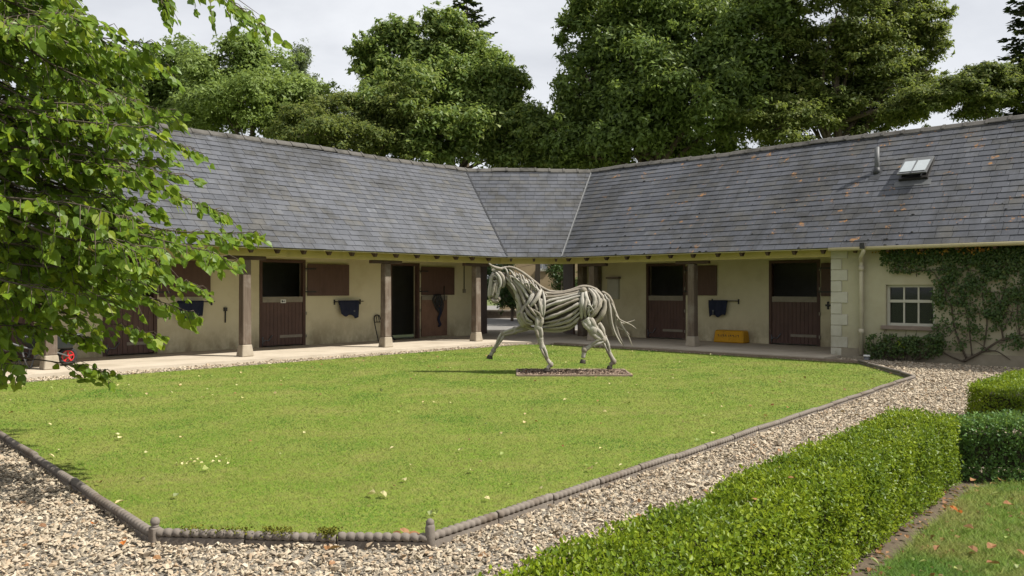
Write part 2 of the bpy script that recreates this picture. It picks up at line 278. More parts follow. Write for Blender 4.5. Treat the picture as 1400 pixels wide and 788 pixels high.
class MB:
    def __init__(s): s.v = []; s.f = []; s.uv = []; s.sm = []
    def face(s, idx, smooth=False): s.f.append(idx); s.sm.append(smooth)
    def box(s, p0, p1):
        x0, y0, z0 = (min(a, b) for a, b in zip(p0, p1)); x1, y1, z1 = (max(a, b) for a, b in zip(p0, p1)); k = len(s.v)
        s.v += [(x0, y0, z0), (x1, y0, z0), (x1, y1, z0), (x0, y1, z0), (x0, y0, z1), (x1, y0, z1), (x1, y1, z1), (x0, y1, z1)]
        for q in ((3, 2, 1, 0), (4, 5, 6, 7), (0, 1, 5, 4), (1, 2, 6, 5), (2, 3, 7, 6), (3, 0, 4, 7)): s.face([k + i for i in q])
        return s
    def hexa(s, P):
        k = len(s.v); s.v += [tuple(p) for p in P]
        for q in ((3, 2, 1, 0), (4, 5, 6, 7), (0, 1, 5, 4), (1, 2, 6, 5), (2, 3, 7, 6), (3, 0, 4, 7)): s.face([k + i for i in q])
        return s
    def bar(s, p, q, w, h, up=(0, 0, 1)):
        p, q = Vector(p), Vector(q); d = (q - p).normalized(); u = Vector(up); sx = d.cross(u).normalized() * (w / 2); uz = sx.cross(d).normalized() * (h / 2)
        return s.hexa([p - sx - uz, p + sx - uz, q + sx - uz, q - sx - uz, p - sx + uz, p + sx + uz, q + sx + uz, q - sx + uz])
    def prism(s, poly, d):                         # polygon (3-D points) extruded by vector d
        k = len(s.v); n = len(poly); d = Vector(d)
        s.v += [tuple(p) for p in poly] + [tuple(Vector(p) + d) for p in poly]
        s.face([k + i for i in range(n)][::-1]); s.face([k + n + i for i in range(n)])
        for i in range(n): j = (i + 1) % n; s.face([k + i, k + j, k + n + j, k + n + i])
        return s
    def tube(s, pts, rad, n=8, cap=True, smooth=True, squash=None):
        pts = [Vector(p) for p in pts]; m = len(pts); rad = rad if hasattr(rad, '__len__') else [rad] * m
        k = len(s.v); t = (pts[1] - pts[0]).normalized(); ref = Vector((0, 0, 1)) if abs(t.z) < .9 else Vector((1, 0, 0)); u = t.cross(ref).normalized()
        for i, p in enumerate(pts):
            t = (pts[min(i + 1, m - 1)] - pts[max(i - 1, 0)]).normalized(); u = (u - t * u.dot(t)).normalized(); w = t.cross(u)
            for j in range(n):
                a = 2 * math.pi * j / n; r = rad[i]; s.v.append(tuple(p + u * (math.cos(a) * r) + w * (math.sin(a) * r)))
        for i in range(m - 1):
            for j in range(n):
                j2 = (j + 1) % n; s.face([k + i * n + j, k + i * n + j2, k + (i + 1) * n + j2, k + (i + 1) * n + j], smooth)
        if cap: s.face([k + j for j in range(n)][::-1]); s.face([k + (m - 1) * n + j for j in range(n)])
        return s
    def rings(s, rings, cap=True, smooth=True):
        k = len(s.v); n = len(rings[0])
        for r in rings: s.v += [tuple(p) for p in r]
        for i in range(len(rings) - 1):
            for j in range(n):
                j2 = (j + 1) % n; s.face([k + i * n + j, k + i * n + j2, k + (i + 1) * n + j2, k + (i + 1) * n + j], smooth)
        if cap: s.face([k + j for j in range(n)][::-1]); s.face([k + (len(rings) - 1) * n + j for j in range(n)])
        return s
    def ball(s, c, r, sx=1, sy=1, sz=1, n=10, m=7):
        c = Vector(c)
        return s.rings([[c + Vector((math.sin(math.pi * (i + .15) / (m + .3)) * math.cos(2 * math.pi * j / n) * r * sx, math.sin(math.pi * (i + .15) / (m + .3)) * math.sin(2 * math.pi * j / n) * r * sy, math.cos(math.pi * (i + .15) / (m + .3)) * r * sz)) for j in range(n)][::-1] for i in range(m + 1)])
    def mesh(s, name, off=Vector((0, 0, 0))):
        me = bpy.data.meshes.new(name); me.from_pydata([(x - off[0], y - off[1], z - off[2]) for x, y, z in s.v], [], s.f)
        me.polygons.foreach_set('use_smooth', s.sm); me.update(); return me
    def build(s, name, mat, parent=None, bevel=0, kind=None):
        me = s.mesh(name, org(parent)); o = link(name, me, mat, parent)
        bm = bmesh.new(); bm.from_mesh(me); bmesh.ops.recalc_face_normals(bm, faces=bm.faces)
        if bevel:
            bmesh.ops.bevel(bm, geom=[e for e in bm.edges if len(e.link_faces) == 2 and e.calc_face_angle(0) > .7], offset=bevel, segments=1, affect='EDGES', profile=.5)
        bm.to_mesh(me); bm.free()
        if kind: o['kind'] = kind
        return o
def npmesh(name, V, T, rnd=None, smooth=False):
    """V (n,3) floats, T (m,k) ints -> mesh; rnd (m,) per-face random."""
    me = bpy.data.meshes.new(name); V = np.asarray(V, np.float32); T = np.asarray(T, np.int32); m, k = T.shape
    me.vertices.add(len(V)); me.vertices.foreach_set('co', V.ravel()); me.loops.add(m * k); me.loops.foreach_set('vertex_index', T.ravel())
    me.polygons.add(m); me.polygons.foreach_set('loop_start', np.arange(0, m * k, k, dtype=np.int32)); me.polygons.foreach_set('loop_total', np.full(m, k, np.int32))
    me.polygons.foreach_set('use_smooth', np.full(m, bool(smooth)))
    if rnd is not None:
        at_ = me.attributes.new('rnd', 'FLOAT', 'FACE'); at_.data.foreach_set('value', np.asarray(rnd, np.float32))
    me.update(calc_edges=True); return me
def nrm(v): return v / np.maximum(np.linalg.norm(v, axis=-1, keepdims=True), 1e-9)
TRI = (np.array([(0, -.30, 0), (0, .30, 0), (1.0, 0, .05)]), np.array([(0, 2, 1)]))
DIAMOND = (np.array([(0, 0, 0), (.45, .36, .10), (1, 0, 0), (.45, -.36, .10)]), np.array([(0, 2, 1), (0, 3, 2)]))
OVAL = (np.array([(0, 0, 0), (.3, .30, .08), (.75, .25, .06), (1, 0, -.05), (.75, -.25, .06), (.3, -.30, .08)]), np.array([(0, 3, 2), (0, 2, 1), (0, 4, 3), (0, 5, 4)]))
LIME = (np.array([(0, 0, 0), (-.06, .22, .03), (.16, .44, .07), (.5, .42, .05), (.8, .2, -.01), (1.08, 0, -.12), (.8, -.2, -.01), (.5, -.42, .05), (.16, -.44, .07), (-.06, -.22, .03), (.5, 0, -.02)]),
        np.array([(0, 1, 2), (0, 2, 10), (2, 3, 10), (3, 4, 10), (4, 5, 10), (5, 6, 10), (6, 7, 10), (7, 8, 10), (8, 0, 10), (8, 9, 0)])[:, ::-1])
CURL = (np.array([(0, 0, .0), (.25, .30, .22), (.25, -.30, .12), (.5, .42, .30), (.5, 0, .02), (.5, -.40, .22), (.8, .24, .16), (.8, -.22, .30), (1, 0, .12)]),
        np.array([(0, 4, 1), (1, 4, 3), (3, 4, 6), (6, 4, 8), (8, 4, 7), (7, 4, 5), (5, 4, 2), (2, 4, 0)]))
def leaves_np(P, D, Nn, L, tmpl, rnd=None):
    tv, tf = tmpl; n = len(P); D = nrm(D); Sx = nrm(np.cross(Nn, D)); Nz = np.cross(D, Sx); L = np.broadcast_to(np.asarray(L).reshape(-1, 1, 1), (n, 1, 1))
    V = P[:, None, :] + L * (tv[None, :, 0:1] * D[:, None, :] + tv[None, :, 1:2] * Sx[:, None, :] + tv[None, :, 2:3] * Nz[:, None, :])
    T = tf[None] + (np.arange(n) * len(tv))[:, None, None]
    r = RNG.random(n) if rnd is None else rnd
    return V.reshape(-1, 3), T.reshape(-1, tf.shape[1]), np.repeat(r, len(tf))
def rand_dirs(n): return nrm(RNG.normal(size=(n, 3)))
def spline(pts, n):
    pts = [Vector(p) for p in pts]; out = []; m = len(pts) - 1
    for i in range(n):
        t = i / (n - 1) * m; k = min(int(t), m - 1); t -= k
        p0 = pts[max(k - 1, 0)]; p1 = pts[k]; p2 = pts[k + 1]; p3 = pts[min(k + 2, m)]
        out.append(.5 * (2 * p1 + (p2 - p0) * t + (2 * p0 - 5 * p1 + 4 * p2 - p3) * t * t + (3 * p1 - p0 - 3 * p2 + p3) * t ** 3))
    return out
def inpoly(x, y, poly):
    r = np.zeros(np.shape(x), bool); n = len(poly)
    for i in range(n):
        x0, y0 = poly[i]; x1, y1 = poly[(i + 1) % n]
        if y0 == y1: continue
        c = ((y0 > y) != (y1 > y)) & (x < (x1 - x0) * (y - y0) / (y1 - y0) + x0); r ^= c
    return r
# ================================================================== SETTING: ground, paths, lawn, pavement
def sheet(name, poly, z, mat, thick=.04, ab=True):
    P = [tuple(W(a, b, z)) if ab else (a, b, z) for a, b in poly]
    o = MB().prism(P, (0, 0, -thick)).build(name, mat); o['kind'] = 'structure'; return o
sheet('ground', [(-300, -300), (300, -300), (300, 300), (-300, 300)], -.10, M['ground'], .5)
sheet('gravel_path', [(-1.0, -.6), (18.6, -1.6), (18.6, 7.0), (17.9, 17), (17.6, 17), (-1.0, 17)], -.018, M['gravelbed'], .05)
LAWN = [(2.15, 5.1), (3.30, 3.80), (15.15, 4.55), (17.22, 6.3), (17.22, 14.6), (16.6, 15.22), (3.0, 15.1), (2.62, 10.2)]
sheet('lawn', LAWN, -.005, M['turf'], .06)
SMALL_LAWN = [(x, y) for x, y in ((1.0, 3.2), (3.55, 6.25), (3.9, 6.42), (5.2, 6.6), (9, 6.9), (9, .6), (1.0, .6))]
sheet('side_lawn', SMALL_LAWN, -.006, M['turf'], .06, ab=False)
sheet('hedge_soil_bed', [(X, Y) for X, Y in ((-.5, 1.5), (3.1, 6.85), (4.6, 7.0), (9.3, 7.1), (9.3, .5), (-.5, .5))], -.013, M['soil'], .06, ab=False)
PZ = .06
pv = MB(); c_in = 15.75 + 17.35 - 1.0
front = [(-1.5, 15.75), (c_in - 15.75 - .0, 15.75), (17.45, c_in - 17.45), (17.45, 7.1)]
pv.prism([W(a, b, PZ) for a, b in front + [(20.9, 7.1), (20.9, 15.71), (23.4, 18.3), (20.5, 21.2), (18.09, 18.9), (-1.5, 18.9)]], (0, 0, -.25))
pav = pv.build('veranda_pavement', M['paving']); pav['kind'] = 'structure'
sheet('back_yard', [(19.0, 21.3), (23.2, 17.2), (60, 48), (48, 60)], -.04, M['yard'], .05)

# gravel chips, baked: irregular flat chips, denser and finer near the camera
def gravel():
    polys = []
    n = 108000
    A = RNG.uniform(-1.0, 18.4, n * 5); B = RNG.uniform(-.6, 15.7, n * 5)
    X = A * C_ - B * S_; Y = A * S_ + B * C_
    ok = (Y > 2.6) & ~inpoly(A, B, LAWN) & (np.abs(X / np.maximum(Y, .1)) < .80) & (A < 18.3) & ~((A > 17.42) & (B > 7.05)) & ~((B > 15.74))
    ok &= ~inpoly(X, Y, [(-.2, 1.2), (3.3, 6.75), (9, 6.9), (9, .5), (-.2, .5)])
    d = np.hypot(X, Y); keep = RNG.random(len(d)) < np.clip(10.0 / d ** 1.15, .12, 1.0); ok &= keep
    A, B, X, Y, d = A[ok], B[ok], X[ok], Y[ok], d[ok]
    if len(X) > n: A, B, X, Y, d = A[:n], B[:n], X[:n], Y[:n], d[:n]
    n = len(X)
    cube = np.array([(1, 0, 0), (-1, 0, 0), (0, 1, 0), (0, -1, 0), (.15, .1, 1), (-.1, .1, -1)], float)
    tf = np.array([(0, 2, 4), (2, 1, 4), (1, 3, 4), (3, 0, 4), (2, 0, 5), (1, 2, 5), (3, 1, 5), (0, 3, 5)])
    sz = RNG.lognormal(math.log(.0120), .34, n) * (1 + np.clip(d - 6, 0, 9) * .05)
    loc = (cube[None] + RNG.uniform(-.38, .38, (n, 6, 3))) * np.stack([sz * RNG.uniform(.9, 1.5, n), sz * RNG.uniform(.65, 1.0, n), sz * RNG.uniform(.38, .75, n)], -1)[:, None, :]
    az = RNG.uniform(0, 2 * math.pi, n); tilt = RNG.normal(0, .4, n); roll = RNG.normal(0, .34, n)
    ca, sa, ct, st, cr_, sr = np.cos(az), np.sin(az), np.cos(tilt), np.sin(tilt), np.cos(roll), np.sin(roll)
    x, y, z = loc[..., 0], loc[..., 1], loc[..., 2]
    y, z = y * cr_[:, None] - z * sr[:, None], y * sr[:, None] + z * cr_[:, None]
    x, z = x * ct[:, None] + z * st[:, None], -x * st[:, None] + z * ct[:, None]
    x, y = x * ca[:, None] - y * sa[:, None], x * sa[:, None] + y * ca[:, None]
    V = np.stack([x + X[:, None], y + Y[:, None], z + (-.006 + RNG.uniform(-.006, .022, n))[:, None]], -1).reshape(-1, 3)
    T = (tf[None] + (np.arange(n) * 6)[:, None, None]).reshape(-1, 3)
    o = link('gravel', npmesh('gravel', V, T, np.repeat(RNG.random(n), 8)), M['stones']); tag(o, 'loose stone chips covering the path round the lawn', 'gravel', kind='stuff')
gravel()
def blades(name, label, polyw, n, h, width, near, mat=None, frame_only=True, holes=None):
    xs = [p[0] for p in polyw]; ys = [p[1] for p in polyw]
    X = RNG.uniform(min(xs), max(xs), n * 8); Y = RNG.uniform(max(min(ys), 1.5), max(ys), n * 8)
    ok = inpoly(X, Y, polyw) & (np.abs(X / Y) < .82); d = np.hypot(X, Y); ok &= RNG.random(len(d)) < np.clip((near / d) ** 1.5, .03, 1)
    X, Y, d = X[ok][:n], Y[ok][:n], d[ok][:n]; n = len(X)
    hh = h * RNG.uniform(.5, 1.25, n); az = RNG.uniform(0, 6.283, n); w = width * np.maximum(1, d / 6.5) * RNG.uniform(.7, 1.3, n); ln = RNG.uniform(.5, 1.9, n) * hh; la = RNG.uniform(0, 6.283, n)
    z = np.full(n, -.008)
    V = np.stack([np.stack([X - np.cos(az) * w, Y - np.sin(az) * w, z], -1), np.stack([X + np.cos(az) * w, Y + np.sin(az) * w, z], -1), np.stack([X + np.cos(la) * ln, Y + np.sin(la) * ln, z + hh], -1)], 1).reshape(-1, 3)
    o = link(name, npmesh(name, V, np.arange(3 * n).reshape(-1, 3), RNG.random(n)), mat or M['grass']); tag(o, label, 'grass', kind='stuff')
LW = [tuple(W(a, b)[:2]) for a, b in LAWN]
blades('lawn_grass', 'short mown grass of the main lawn', LW, 460000, .018, .0028, 6.5)
blades('side_lawn_grass', 'longer grass of the small lawn beside the box hedge', [(.99, 3.23), (3.55, 6.27), (3.9, 6.45), (5.2, 6.62)] + SMALL_LAWN[4:6] + [(.99, .6)], 120000, .045, .0026, 5.5)

# ================================================================== THE STABLE BLOCK (yard coordinates a, b)
EA, EB, EZ, RW, TP = 18.0, 16.05, 2.47, 3.1, .9516          # eave lines, eave height, half width, roof pitch
RMA_ = 18.38; CUT = 1.12; RZ = EZ + RW * TP; BACK = 2.8; A0, B0 = -1.0, -3.0
SD = EA + EB - CUT                                           # chamfer eave: a + b = SD
RA = SD - EB + RW * (math.sqrt(2) - 1); RB = SD - EA + RW * (math.sqrt(2) - 1)   # ridge ends
stable = root('stable_block', 'L shaped cream stable block with grey slate roof and open veranda round the lawn', 'stable building', (EA, EB, 0), ab=True)
ct, st_ = 1 / math.hypot(1, TP), TP / math.hypot(1, TP)
s2 = math.sqrt(.5)
# roof planes: eave start, along, inward (plan), s-range as functions of plan distance w from the eave
PL = {
 'left':    dict(o=(0, EB), e=(1, 0), n=(0, 1), lo=lambda w: A0, hi=lambda w: (SD - EB) + w * (math.sqrt(2) - 1)),
 'right':   dict(o=(EA, 0), e=(0, 1), n=(1, 0), lo=lambda w: B0, hi=lambda w: (SD - EA) + w * (math.sqrt(2) - 1)),
 'corner':  dict(o=(SD - EB, EB), e=(s2, -s2), n=(s2, s2), lo=lambda w: -w * (math.sqrt(2) - 1), hi=lambda w: CUT * math.sqrt(2) + w * (math.sqrt(2) - 1)),
}
def rp(pl, s, w, off=0.0):                                  # point on a roof plane: s along eave, w plan distance up, off along normal
    p = PL[pl]; a = p['o'][0] + p['e'][0] * s + p['n'][0] * w; b = p['o'][1] + p['e'][1] * s + p['n'][1] * w
    return Vector((a - p['n'][0] * st_ * off, b - p['n'][1] * st_ * off, EZ + w * TP + ct * off))
deck = MB(); soff = MB()
for k in PL:
    lo, hi = PL[k]['lo'], PL[k]['hi']
    q = [(lo(0), 0), (hi(0), 0), (hi(RW), RW), (lo(RW), RW)]
    deck.hexa([rp(k, s, w, -.045) for s, w in q] + [rp(k, s, w, -.004) for s, w in q])
    soff.hexa([rp(k, s, w, -.065) for s, w in q] + [rp(k, s, w, -.048) for s, w in q])
# back slopes
def bk(a, b, z): return Vector((a, b, z))
BZ = RZ - BACK * TP; BS = SD + RW * math.sqrt(2) + BACK * math.sqrt(2)
rl, rr = (RA, EB + RW), (EA + RW, RB); bl = (BS - (EB + RW + BACK), EB + RW + BACK); br = (EA + RW + BACK, BS - (EA + RW + BACK))
for quad in ([(A0, EB + RW, RZ), (*rl, RZ), (*bl, BZ), (A0, bl[1], BZ)], [(*rl, RZ), (*rr, RZ), (*br, BZ), (*bl, BZ)], [(*rr, RZ), (EA + RW, B0, RZ), (br[0], B0, BZ), (*br, BZ)]):
    deck.hexa([Vector(p) - Vector((0, 0, .09)) for p in quad] + [Vector(p) - Vector((0, 0, .01)) for p in quad])
deck.build('roof', M['deck'], stable); soff.build('soffit_lining', M['creamwood'], stable)
# --- slates
GA = .195; SW = .30; rows = int(RW / ct / GA) + 1
tmpl = MB()
def slate_pts(s0b, s1b, s0t, s1t, h0, h1, pl, lift=0.0, skew=0.0):
    w0, w1 = h0 * ct, h1 * ct
    B0_, B1_ = .019 + lift, .005
    return [rp(pl, s0b, w0, B0_ - .012), rp(pl, s1b, w0, B0_ - .012 + skew), rp(pl, s1t, w1, B1_ - .006), rp(pl, s0t, w1, B1_ - .006),
            rp(pl, s0b, w0, B0_), rp(pl, s1b, w0, B0_ + skew), rp(pl, s1t, w1, B1_), rp(pl, s0t, w1, B1_)]
cand = []
for pl in PL:
    lo, hi = PL[pl]['lo'], PL[pl]['hi']
    for r in range(rows):
        h0 = r * GA - .03; h1 = min(h0 + GA + .035, RW / ct - .005)
        if h1 - h0 < .08: continue
        w0, w1 = h0 * ct, h1 * ct; s = min(lo(w0), lo(w1)) - (SW / 2 if r % 2 else 0) + U(-.02, .02)
        smax = max(hi(w0), hi(w1))
        while s < smax:
            wd = SW * U(.85, 1.15); a0, a1 = s + .0035, s + wd - .0035
            e0b, e1b = max(a0, lo(w0)), min(a1, hi(w0)); e0t, e1t = max(a0, lo(w1)), min(a1, hi(w1))
            s += wd
            if e1b - e0b < .02 and e1t - e0t < .02: continue
            e1b = max(e1b, e0b + .004); e1t = max(e1t, e0t + .004)
            full = (e0b == a0 and e1b == a1 and e0t == a0 and e1t == a1)
            c = rp(pl, (a0 + a1) / 2, (w0 + w1) / 2); wc = W(*c); area = 0
            if wc.y > 1:
                px, py = topx(wc)
                if full and 2 < px < 1398 and py > 2 and not (px < 300 and pl == 'left'):
                    n = PL[pl]['n']; nn = W(-n[0] * st_, -n[1] * st_, 0) + Vector((0, 0, ct)); v = Vector((0, 0, CH)) - wc
                    area = nn.dot(v) / v.length ** 3
            if pl != 'corner' and wc.y > 1 and abs(wc.x / wc.y) > .9: continue
            cand.append((area, pl, e0b, e1b, e0t, e1t, h0, h1, U(0, .003) if U(0, 1) > .06 else U(.003, .008), U(-.0015, .002)))
cand.sort(key=lambda t: -t[0])
ind, rest = cand[:300], cand[300:]
sV, sT, sR = [], [], []
for c in rest:
    k = len(sV); sV += slate_pts(c[2], c[3], c[4], c[5], c[6], c[7], c[1], c[8], c[9]); rv = random.random()
    for q in ((4, 5, 6, 7), (0, 1, 5, 4), (1, 2, 6, 5), (3, 0, 4, 7), (3, 2, 1, 0)): sT.append([k + i for i in q]); sR.append(rv)
o_ = ORG[stable.name]
so = link('slates', npmesh('slates', np.array([tuple(p - o_) for p in sV]), np.array(sT), np.array(sR)), M['slate'], stable); so['kind'] = 'stuff'
sl_mesh = {}
def slate_mesh(pl):
    if pl not in sl_mesh:
        P0 = rp(pl, 0, 0); P = [p - P0 for p in slate_pts(-SW / 2 + .003, SW / 2 - .003, -SW / 2 + .003, SW / 2 - .003, 0, GA + .035, pl)]
        sl_mesh[pl] = npmesh('slate', np.array([tuple(p) for p in P]), np.array([(4, 5, 6, 7), (0, 1, 5, 4), (1, 2, 6, 5), (3, 0, 4, 7), (3, 2, 1, 0)]), np.zeros(5))
    return sl_mesh[pl]
for c in ind:
    o = link('slate', slate_mesh(c[1]), M['slate'], stable); sc = (c[3] - c[2]) / (SW - .006)
    o.location = rp(c[1], (c[2] + c[3]) / 2, c[6] * ct, c[8]) - o_
    e = PL[c[1]]['e']; o.scale = (sc if e[0] else 1, sc if e[1] else 1, 1)
# --- ridge tiles
def ridge_mesh(L, prof_rot):
    m = MB(); d = Vector((math.cos(prof_rot), math.sin(prof_rot), 0)); s = Vector((-d.y, d.x, 0)); P = []
    prof = [(-.15, -.125), (-.055, -.03), (0, -.008), (.055, -.03), (.15, -.125), (.15, -.15), (.055, -.055), (0, -.035), (-.055, -.055), (-.15, -.15)]
    m.prism([s * x + Vector((0, 0, z)) - d * (L / 2) for x, z in prof], d * L)
    m.prism([s * (x * 1.08) + Vector((0, 0, z * 1.0 + .014)) + d * (L / 2 - .05) for x, z in prof], d * .06); return m.mesh('ridge_tile')
for (p0, p1) in (((A0, EB + RW), rl), (rl, rr), (rr, (EA + RW, B0))):
    d = Vector((p1[0] - p0[0], p1[1] - p0[1])); n = round(d.length / .46); L = d.length / n; me = ridge_mesh(L - .008, math.atan2(d.y, d.x))
    for i in range(n):
        q = (i + .5) / n; o = link('ridge_tile', me, M['ridge'], stable)
        o.location = Vector((p0[0] + d.x * q, p0[1] + d.y * q, RZ + .045 + U(-.008, .012) + .02 * math.sin(i * .5))) - o_; o.rotation_euler = (0, 0, U(-.02, .02)); 
# --- valley flashings
for nm, pl, ss, mt in (('valley_flashing', 'corner', 'lo', M['lead']), ('valley_flashing', 'corner', 'hi', M['leadpale'])):
    f = PL[pl][ss]; P0, P1 = rp(pl, f(0), 0, .012), rp(pl, f(RW), RW, .012); m = MB()
    sg = -1 if ss == 'lo' else 1; other = 'left' if ss == 'lo' else 'right'
    q0 = PL[other]['hi']
    wd = .03 if ss == 'lo' else .032
    m.hexa([P0 - Vector((0, 0, .03)), rp(pl, f(0) - sg * wd, 0, .016), rp(pl, f(RW) - sg * wd, RW, .016), P1 - Vector((0, 0, .03)),
            P0 + Vector((0, 0, .02)), rp(pl, f(0) - sg * wd, 0, .032), rp(pl, f(RW) - sg * wd, RW, .032), P1 + Vector((0, 0, .02))])
    m.hexa([P0 - Vector((0, 0, .03)), rp(other, q0(0) - wd, 0, .016), rp(other, q0(RW) - wd, RW, .016), P1 - Vector((0, 0, .03)),
            P0 + Vector((0, 0, .02)), rp(other, q0(0) - wd, 0, .03), rp(other, q0(RW) - wd, RW, .03), P1 + Vector((0, 0, .02))])
    m.build(nm, mt, stable)
# --- dark moss cushions lodged along the slate edges of the right-hand roof
mm = MB()
for k in range(170):
    s, w = U(-1, 15.5), (int(abs(random.gauss(0, 6))) % rows) * GA * ct
    g_ = mnoise.noise((s * .5, w * .8, 3)); 
    if s > (SD - EA) or w > RW - .1 or U(-.5, .6) > g_ + .1: continue
    q = rp('right', s, w, .012); rr = U(.012, .034); mm.ball(q, rr, U(.8, 1.5), U(.8, 1.6), .7, 6, 4)
mo = mm.build('roof_moss', M['rubber'], stable); mo['kind'] = 'stuff'
# --- gutters, eaves beam, rafter tails
def path_off(d):                                            # eave path moved inwards by d (plan)
    sdd = SD + d * math.sqrt(2); a, b = EA + d, EB + d; return [(A0, b), (sdd - b, b), (a, sdd - a), (a, B0)]
def strip(m, d0, d1, z0, z1):
    p, q = path_off(d0), path_off(d1)
    for i in range(3):
        m.hexa([(*p[i], z0), (*p[i + 1], z0), (*q[i + 1], z0), (*q[i], z0), (*p[i], z1), (*p[i + 1], z1), (*q[i + 1], z1), (*q[i], z1)])
g = MB(); strip(g, .004, .03, EZ - .045, EZ - .022); g.build('eaves_board', M['gutter'], stable)
bR_ = ona(1137, 486, RMA_)[1]; g = MB(); g.tube([(EA - .035, B0, EZ - .05), (EA - .035, bR_ - .1, EZ - .05)], .042, 10); g.build('gutter', M['gutter'], stable)
bm_ = MB(); strip(bm_, .40, .52, 2.275, 2.74); bm_.build('eaves_beam', M['creamwood'], stable)
def rafter(pl, s):
    m = MB(); hw = .045
    prof = [(.06, EZ - .05, 1), (.09, EZ - .135, .55), (.17, EZ - .135, .55), (.40, EZ + .16, 1), (.40, EZ + .30, 1), (.09, EZ + .005, 1)]; e = PL[pl]['e']; k = len(m.v)
    for sg in (-1, 1):
        for w, z, t in prof: q = rp(pl, s + sg * hw * t, w); m.v.append((q.x, q.y, z))
    n = len(prof); m.face([k + i for i in range(n)][::-1]); m.face([k + n + i for i in range(n)])
    for i in range(n): j = (i + 1) % n; m.face([k + i, k + j, k + n + j, k + n + i])
    return m.build('rafter_tail', M['darkwood'], stable)
s = 1.9
while s < SD - EB - .1: rafter('left', s); s += .66 + U(-.05, .05)
s = -1.9
while s < SD - EA - .1: rafter('right', s); s += .66 + U(-.05, .05)
for s in (.12, .78, 1.42): rafter('corner', s)
# --- walls with openings
def wall_holes(m, axis, p0, p1, s0, s1, z0, z1, holes):
    cuts = sorted({s0, s1, *[h[0] for h in holes], *[h[1] for h in holes]})
    def bx(sa, sb, za, zb):
        if zb - za < 1e-4: return
        m.box((sa, p0, za), (sb, p1, zb)) if axis == 'b' else m.box((p0, sa, za), (p1, sb, zb))
    for c0, c1 in zip(cuts, cuts[1:]):
        hs = sorted([h for h in holes if h[0] < c1 - 1e-6 and h[1] > c0 + 1e-6], key=lambda h: h[2]); z = z0
        for h in hs: bx(c0, c1, z, h[2]); z = h[3]
        bx(c0, c1, z, z1)
WLB, WRA, RMA = 18.75, 20.75, 18.38
def La(x): return onb(x, 400, WLB)[0]
def Lz(x, y): return onb(x, y, WLB)[2]
def Rb(x): return ona(x, 400, WRA)[1]
def Rz(x, y): return ona(x, y, WRA)[2]
DT = 2.30; DH = 1.27                                        # door head, top of lower leaf (above pavement)
ldoors = [(La(-15), La(45)), (La(141), La(214)), (La(355), La(417)), (La(533), La(573))]
rdoors = [(Rb(937), Rb(884)), (Rb(1121), Rb(1052))]
m = MB(); wall_holes(m, 'b', WLB, WLB + .25, A0, 18.09, 0, 4.7, [(a0, a1, PZ, DT) for a0, a1 in ldoors]); m.build('wall', M['cream'], stable)
bR0 = ona(1137, 486, RMA)[1]
m = MB(); wall_holes(m, 'a', WRA, WRA + .25, bR0 - .28, 15.71, 0, 4.7, [(b0, b1, PZ, DT) for b0, b1 in rdoors]); m.build('wall', M['cream'], stable)
wx0, wx1 = ona(1278, 420, RMA)[1], ona(1211, 420, RMA)[1]; wz0, wz1 = ona(1245, 446, RMA)[2], ona(1245, 389.5, RMA)[2]
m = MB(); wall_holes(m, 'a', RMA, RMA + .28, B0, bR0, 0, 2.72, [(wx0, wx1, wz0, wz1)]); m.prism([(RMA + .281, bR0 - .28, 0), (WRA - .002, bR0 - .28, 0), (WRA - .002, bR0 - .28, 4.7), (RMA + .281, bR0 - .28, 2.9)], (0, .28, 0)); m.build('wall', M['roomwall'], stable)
m = MB(); m.box((RMA - .02, B0, -.1), (RMA - .001, bR0 + .004, .23)); m.build('wall_plinth', M['plinth'], stable)
m = MB()
m.box((A0, 21.4, 0), (19.2, 21.6, 2.9)); m.box((23.4, B0, 0), (23.6, 17.2, 2.9))
m.box((A0, 16.6, 0), (A0 + .2, 21.39, 2.7)); m.prism([(A0, EB + .4, 2.7), (A0, 21.4, 2.7), (A0, EB + RW, RZ - .15)], (.2, 0, 0))
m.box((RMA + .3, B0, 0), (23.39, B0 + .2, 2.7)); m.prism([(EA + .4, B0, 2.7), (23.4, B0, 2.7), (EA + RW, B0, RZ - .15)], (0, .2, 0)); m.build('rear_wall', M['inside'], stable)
m = MB()                                                    # passage side walls, lintel
for (a0, b0, t, sg) in ((18.09, 18.75, 1.9, -1), (20.75, 15.71, 2.08, 1)):
    m.prism([(a0, b0, 0), (a0 + t, b0 + t, 0), (a0 + t + sg * .18, b0 + t - sg * .18, 0), (a0 + sg * .18, b0 - sg * .18, 0)], (0, 0, 4.6))
m.prism([(19.0, 21.4, 0), (19.96, 20.62, 0), (20.1, 20.8, 0), (19.2, 21.6, 0)], (0, 0, 2.9)); m.prism([(23.4, 17.0, 0), (22.8, 17.82, 0), (23.0, 18.0, 0), (23.6, 17.2, 0)], (0, 0, 2.9)); m.build('passage_wall', M['cream'], stable)
# stall partitions and floors inside
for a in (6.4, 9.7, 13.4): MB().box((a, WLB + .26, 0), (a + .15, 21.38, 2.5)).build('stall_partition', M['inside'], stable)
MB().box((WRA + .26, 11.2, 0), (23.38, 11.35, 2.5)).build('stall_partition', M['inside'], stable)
m = MB(); m.box((A0 + .2, WLB + .26, 2.9), (17.9, 21.3, 2.95)); m.box((WRA + .26, B0 + .2, 2.9), (23.3, 15.4, 2.95)); m.build('stall_ceiling', M['inside'], stable)
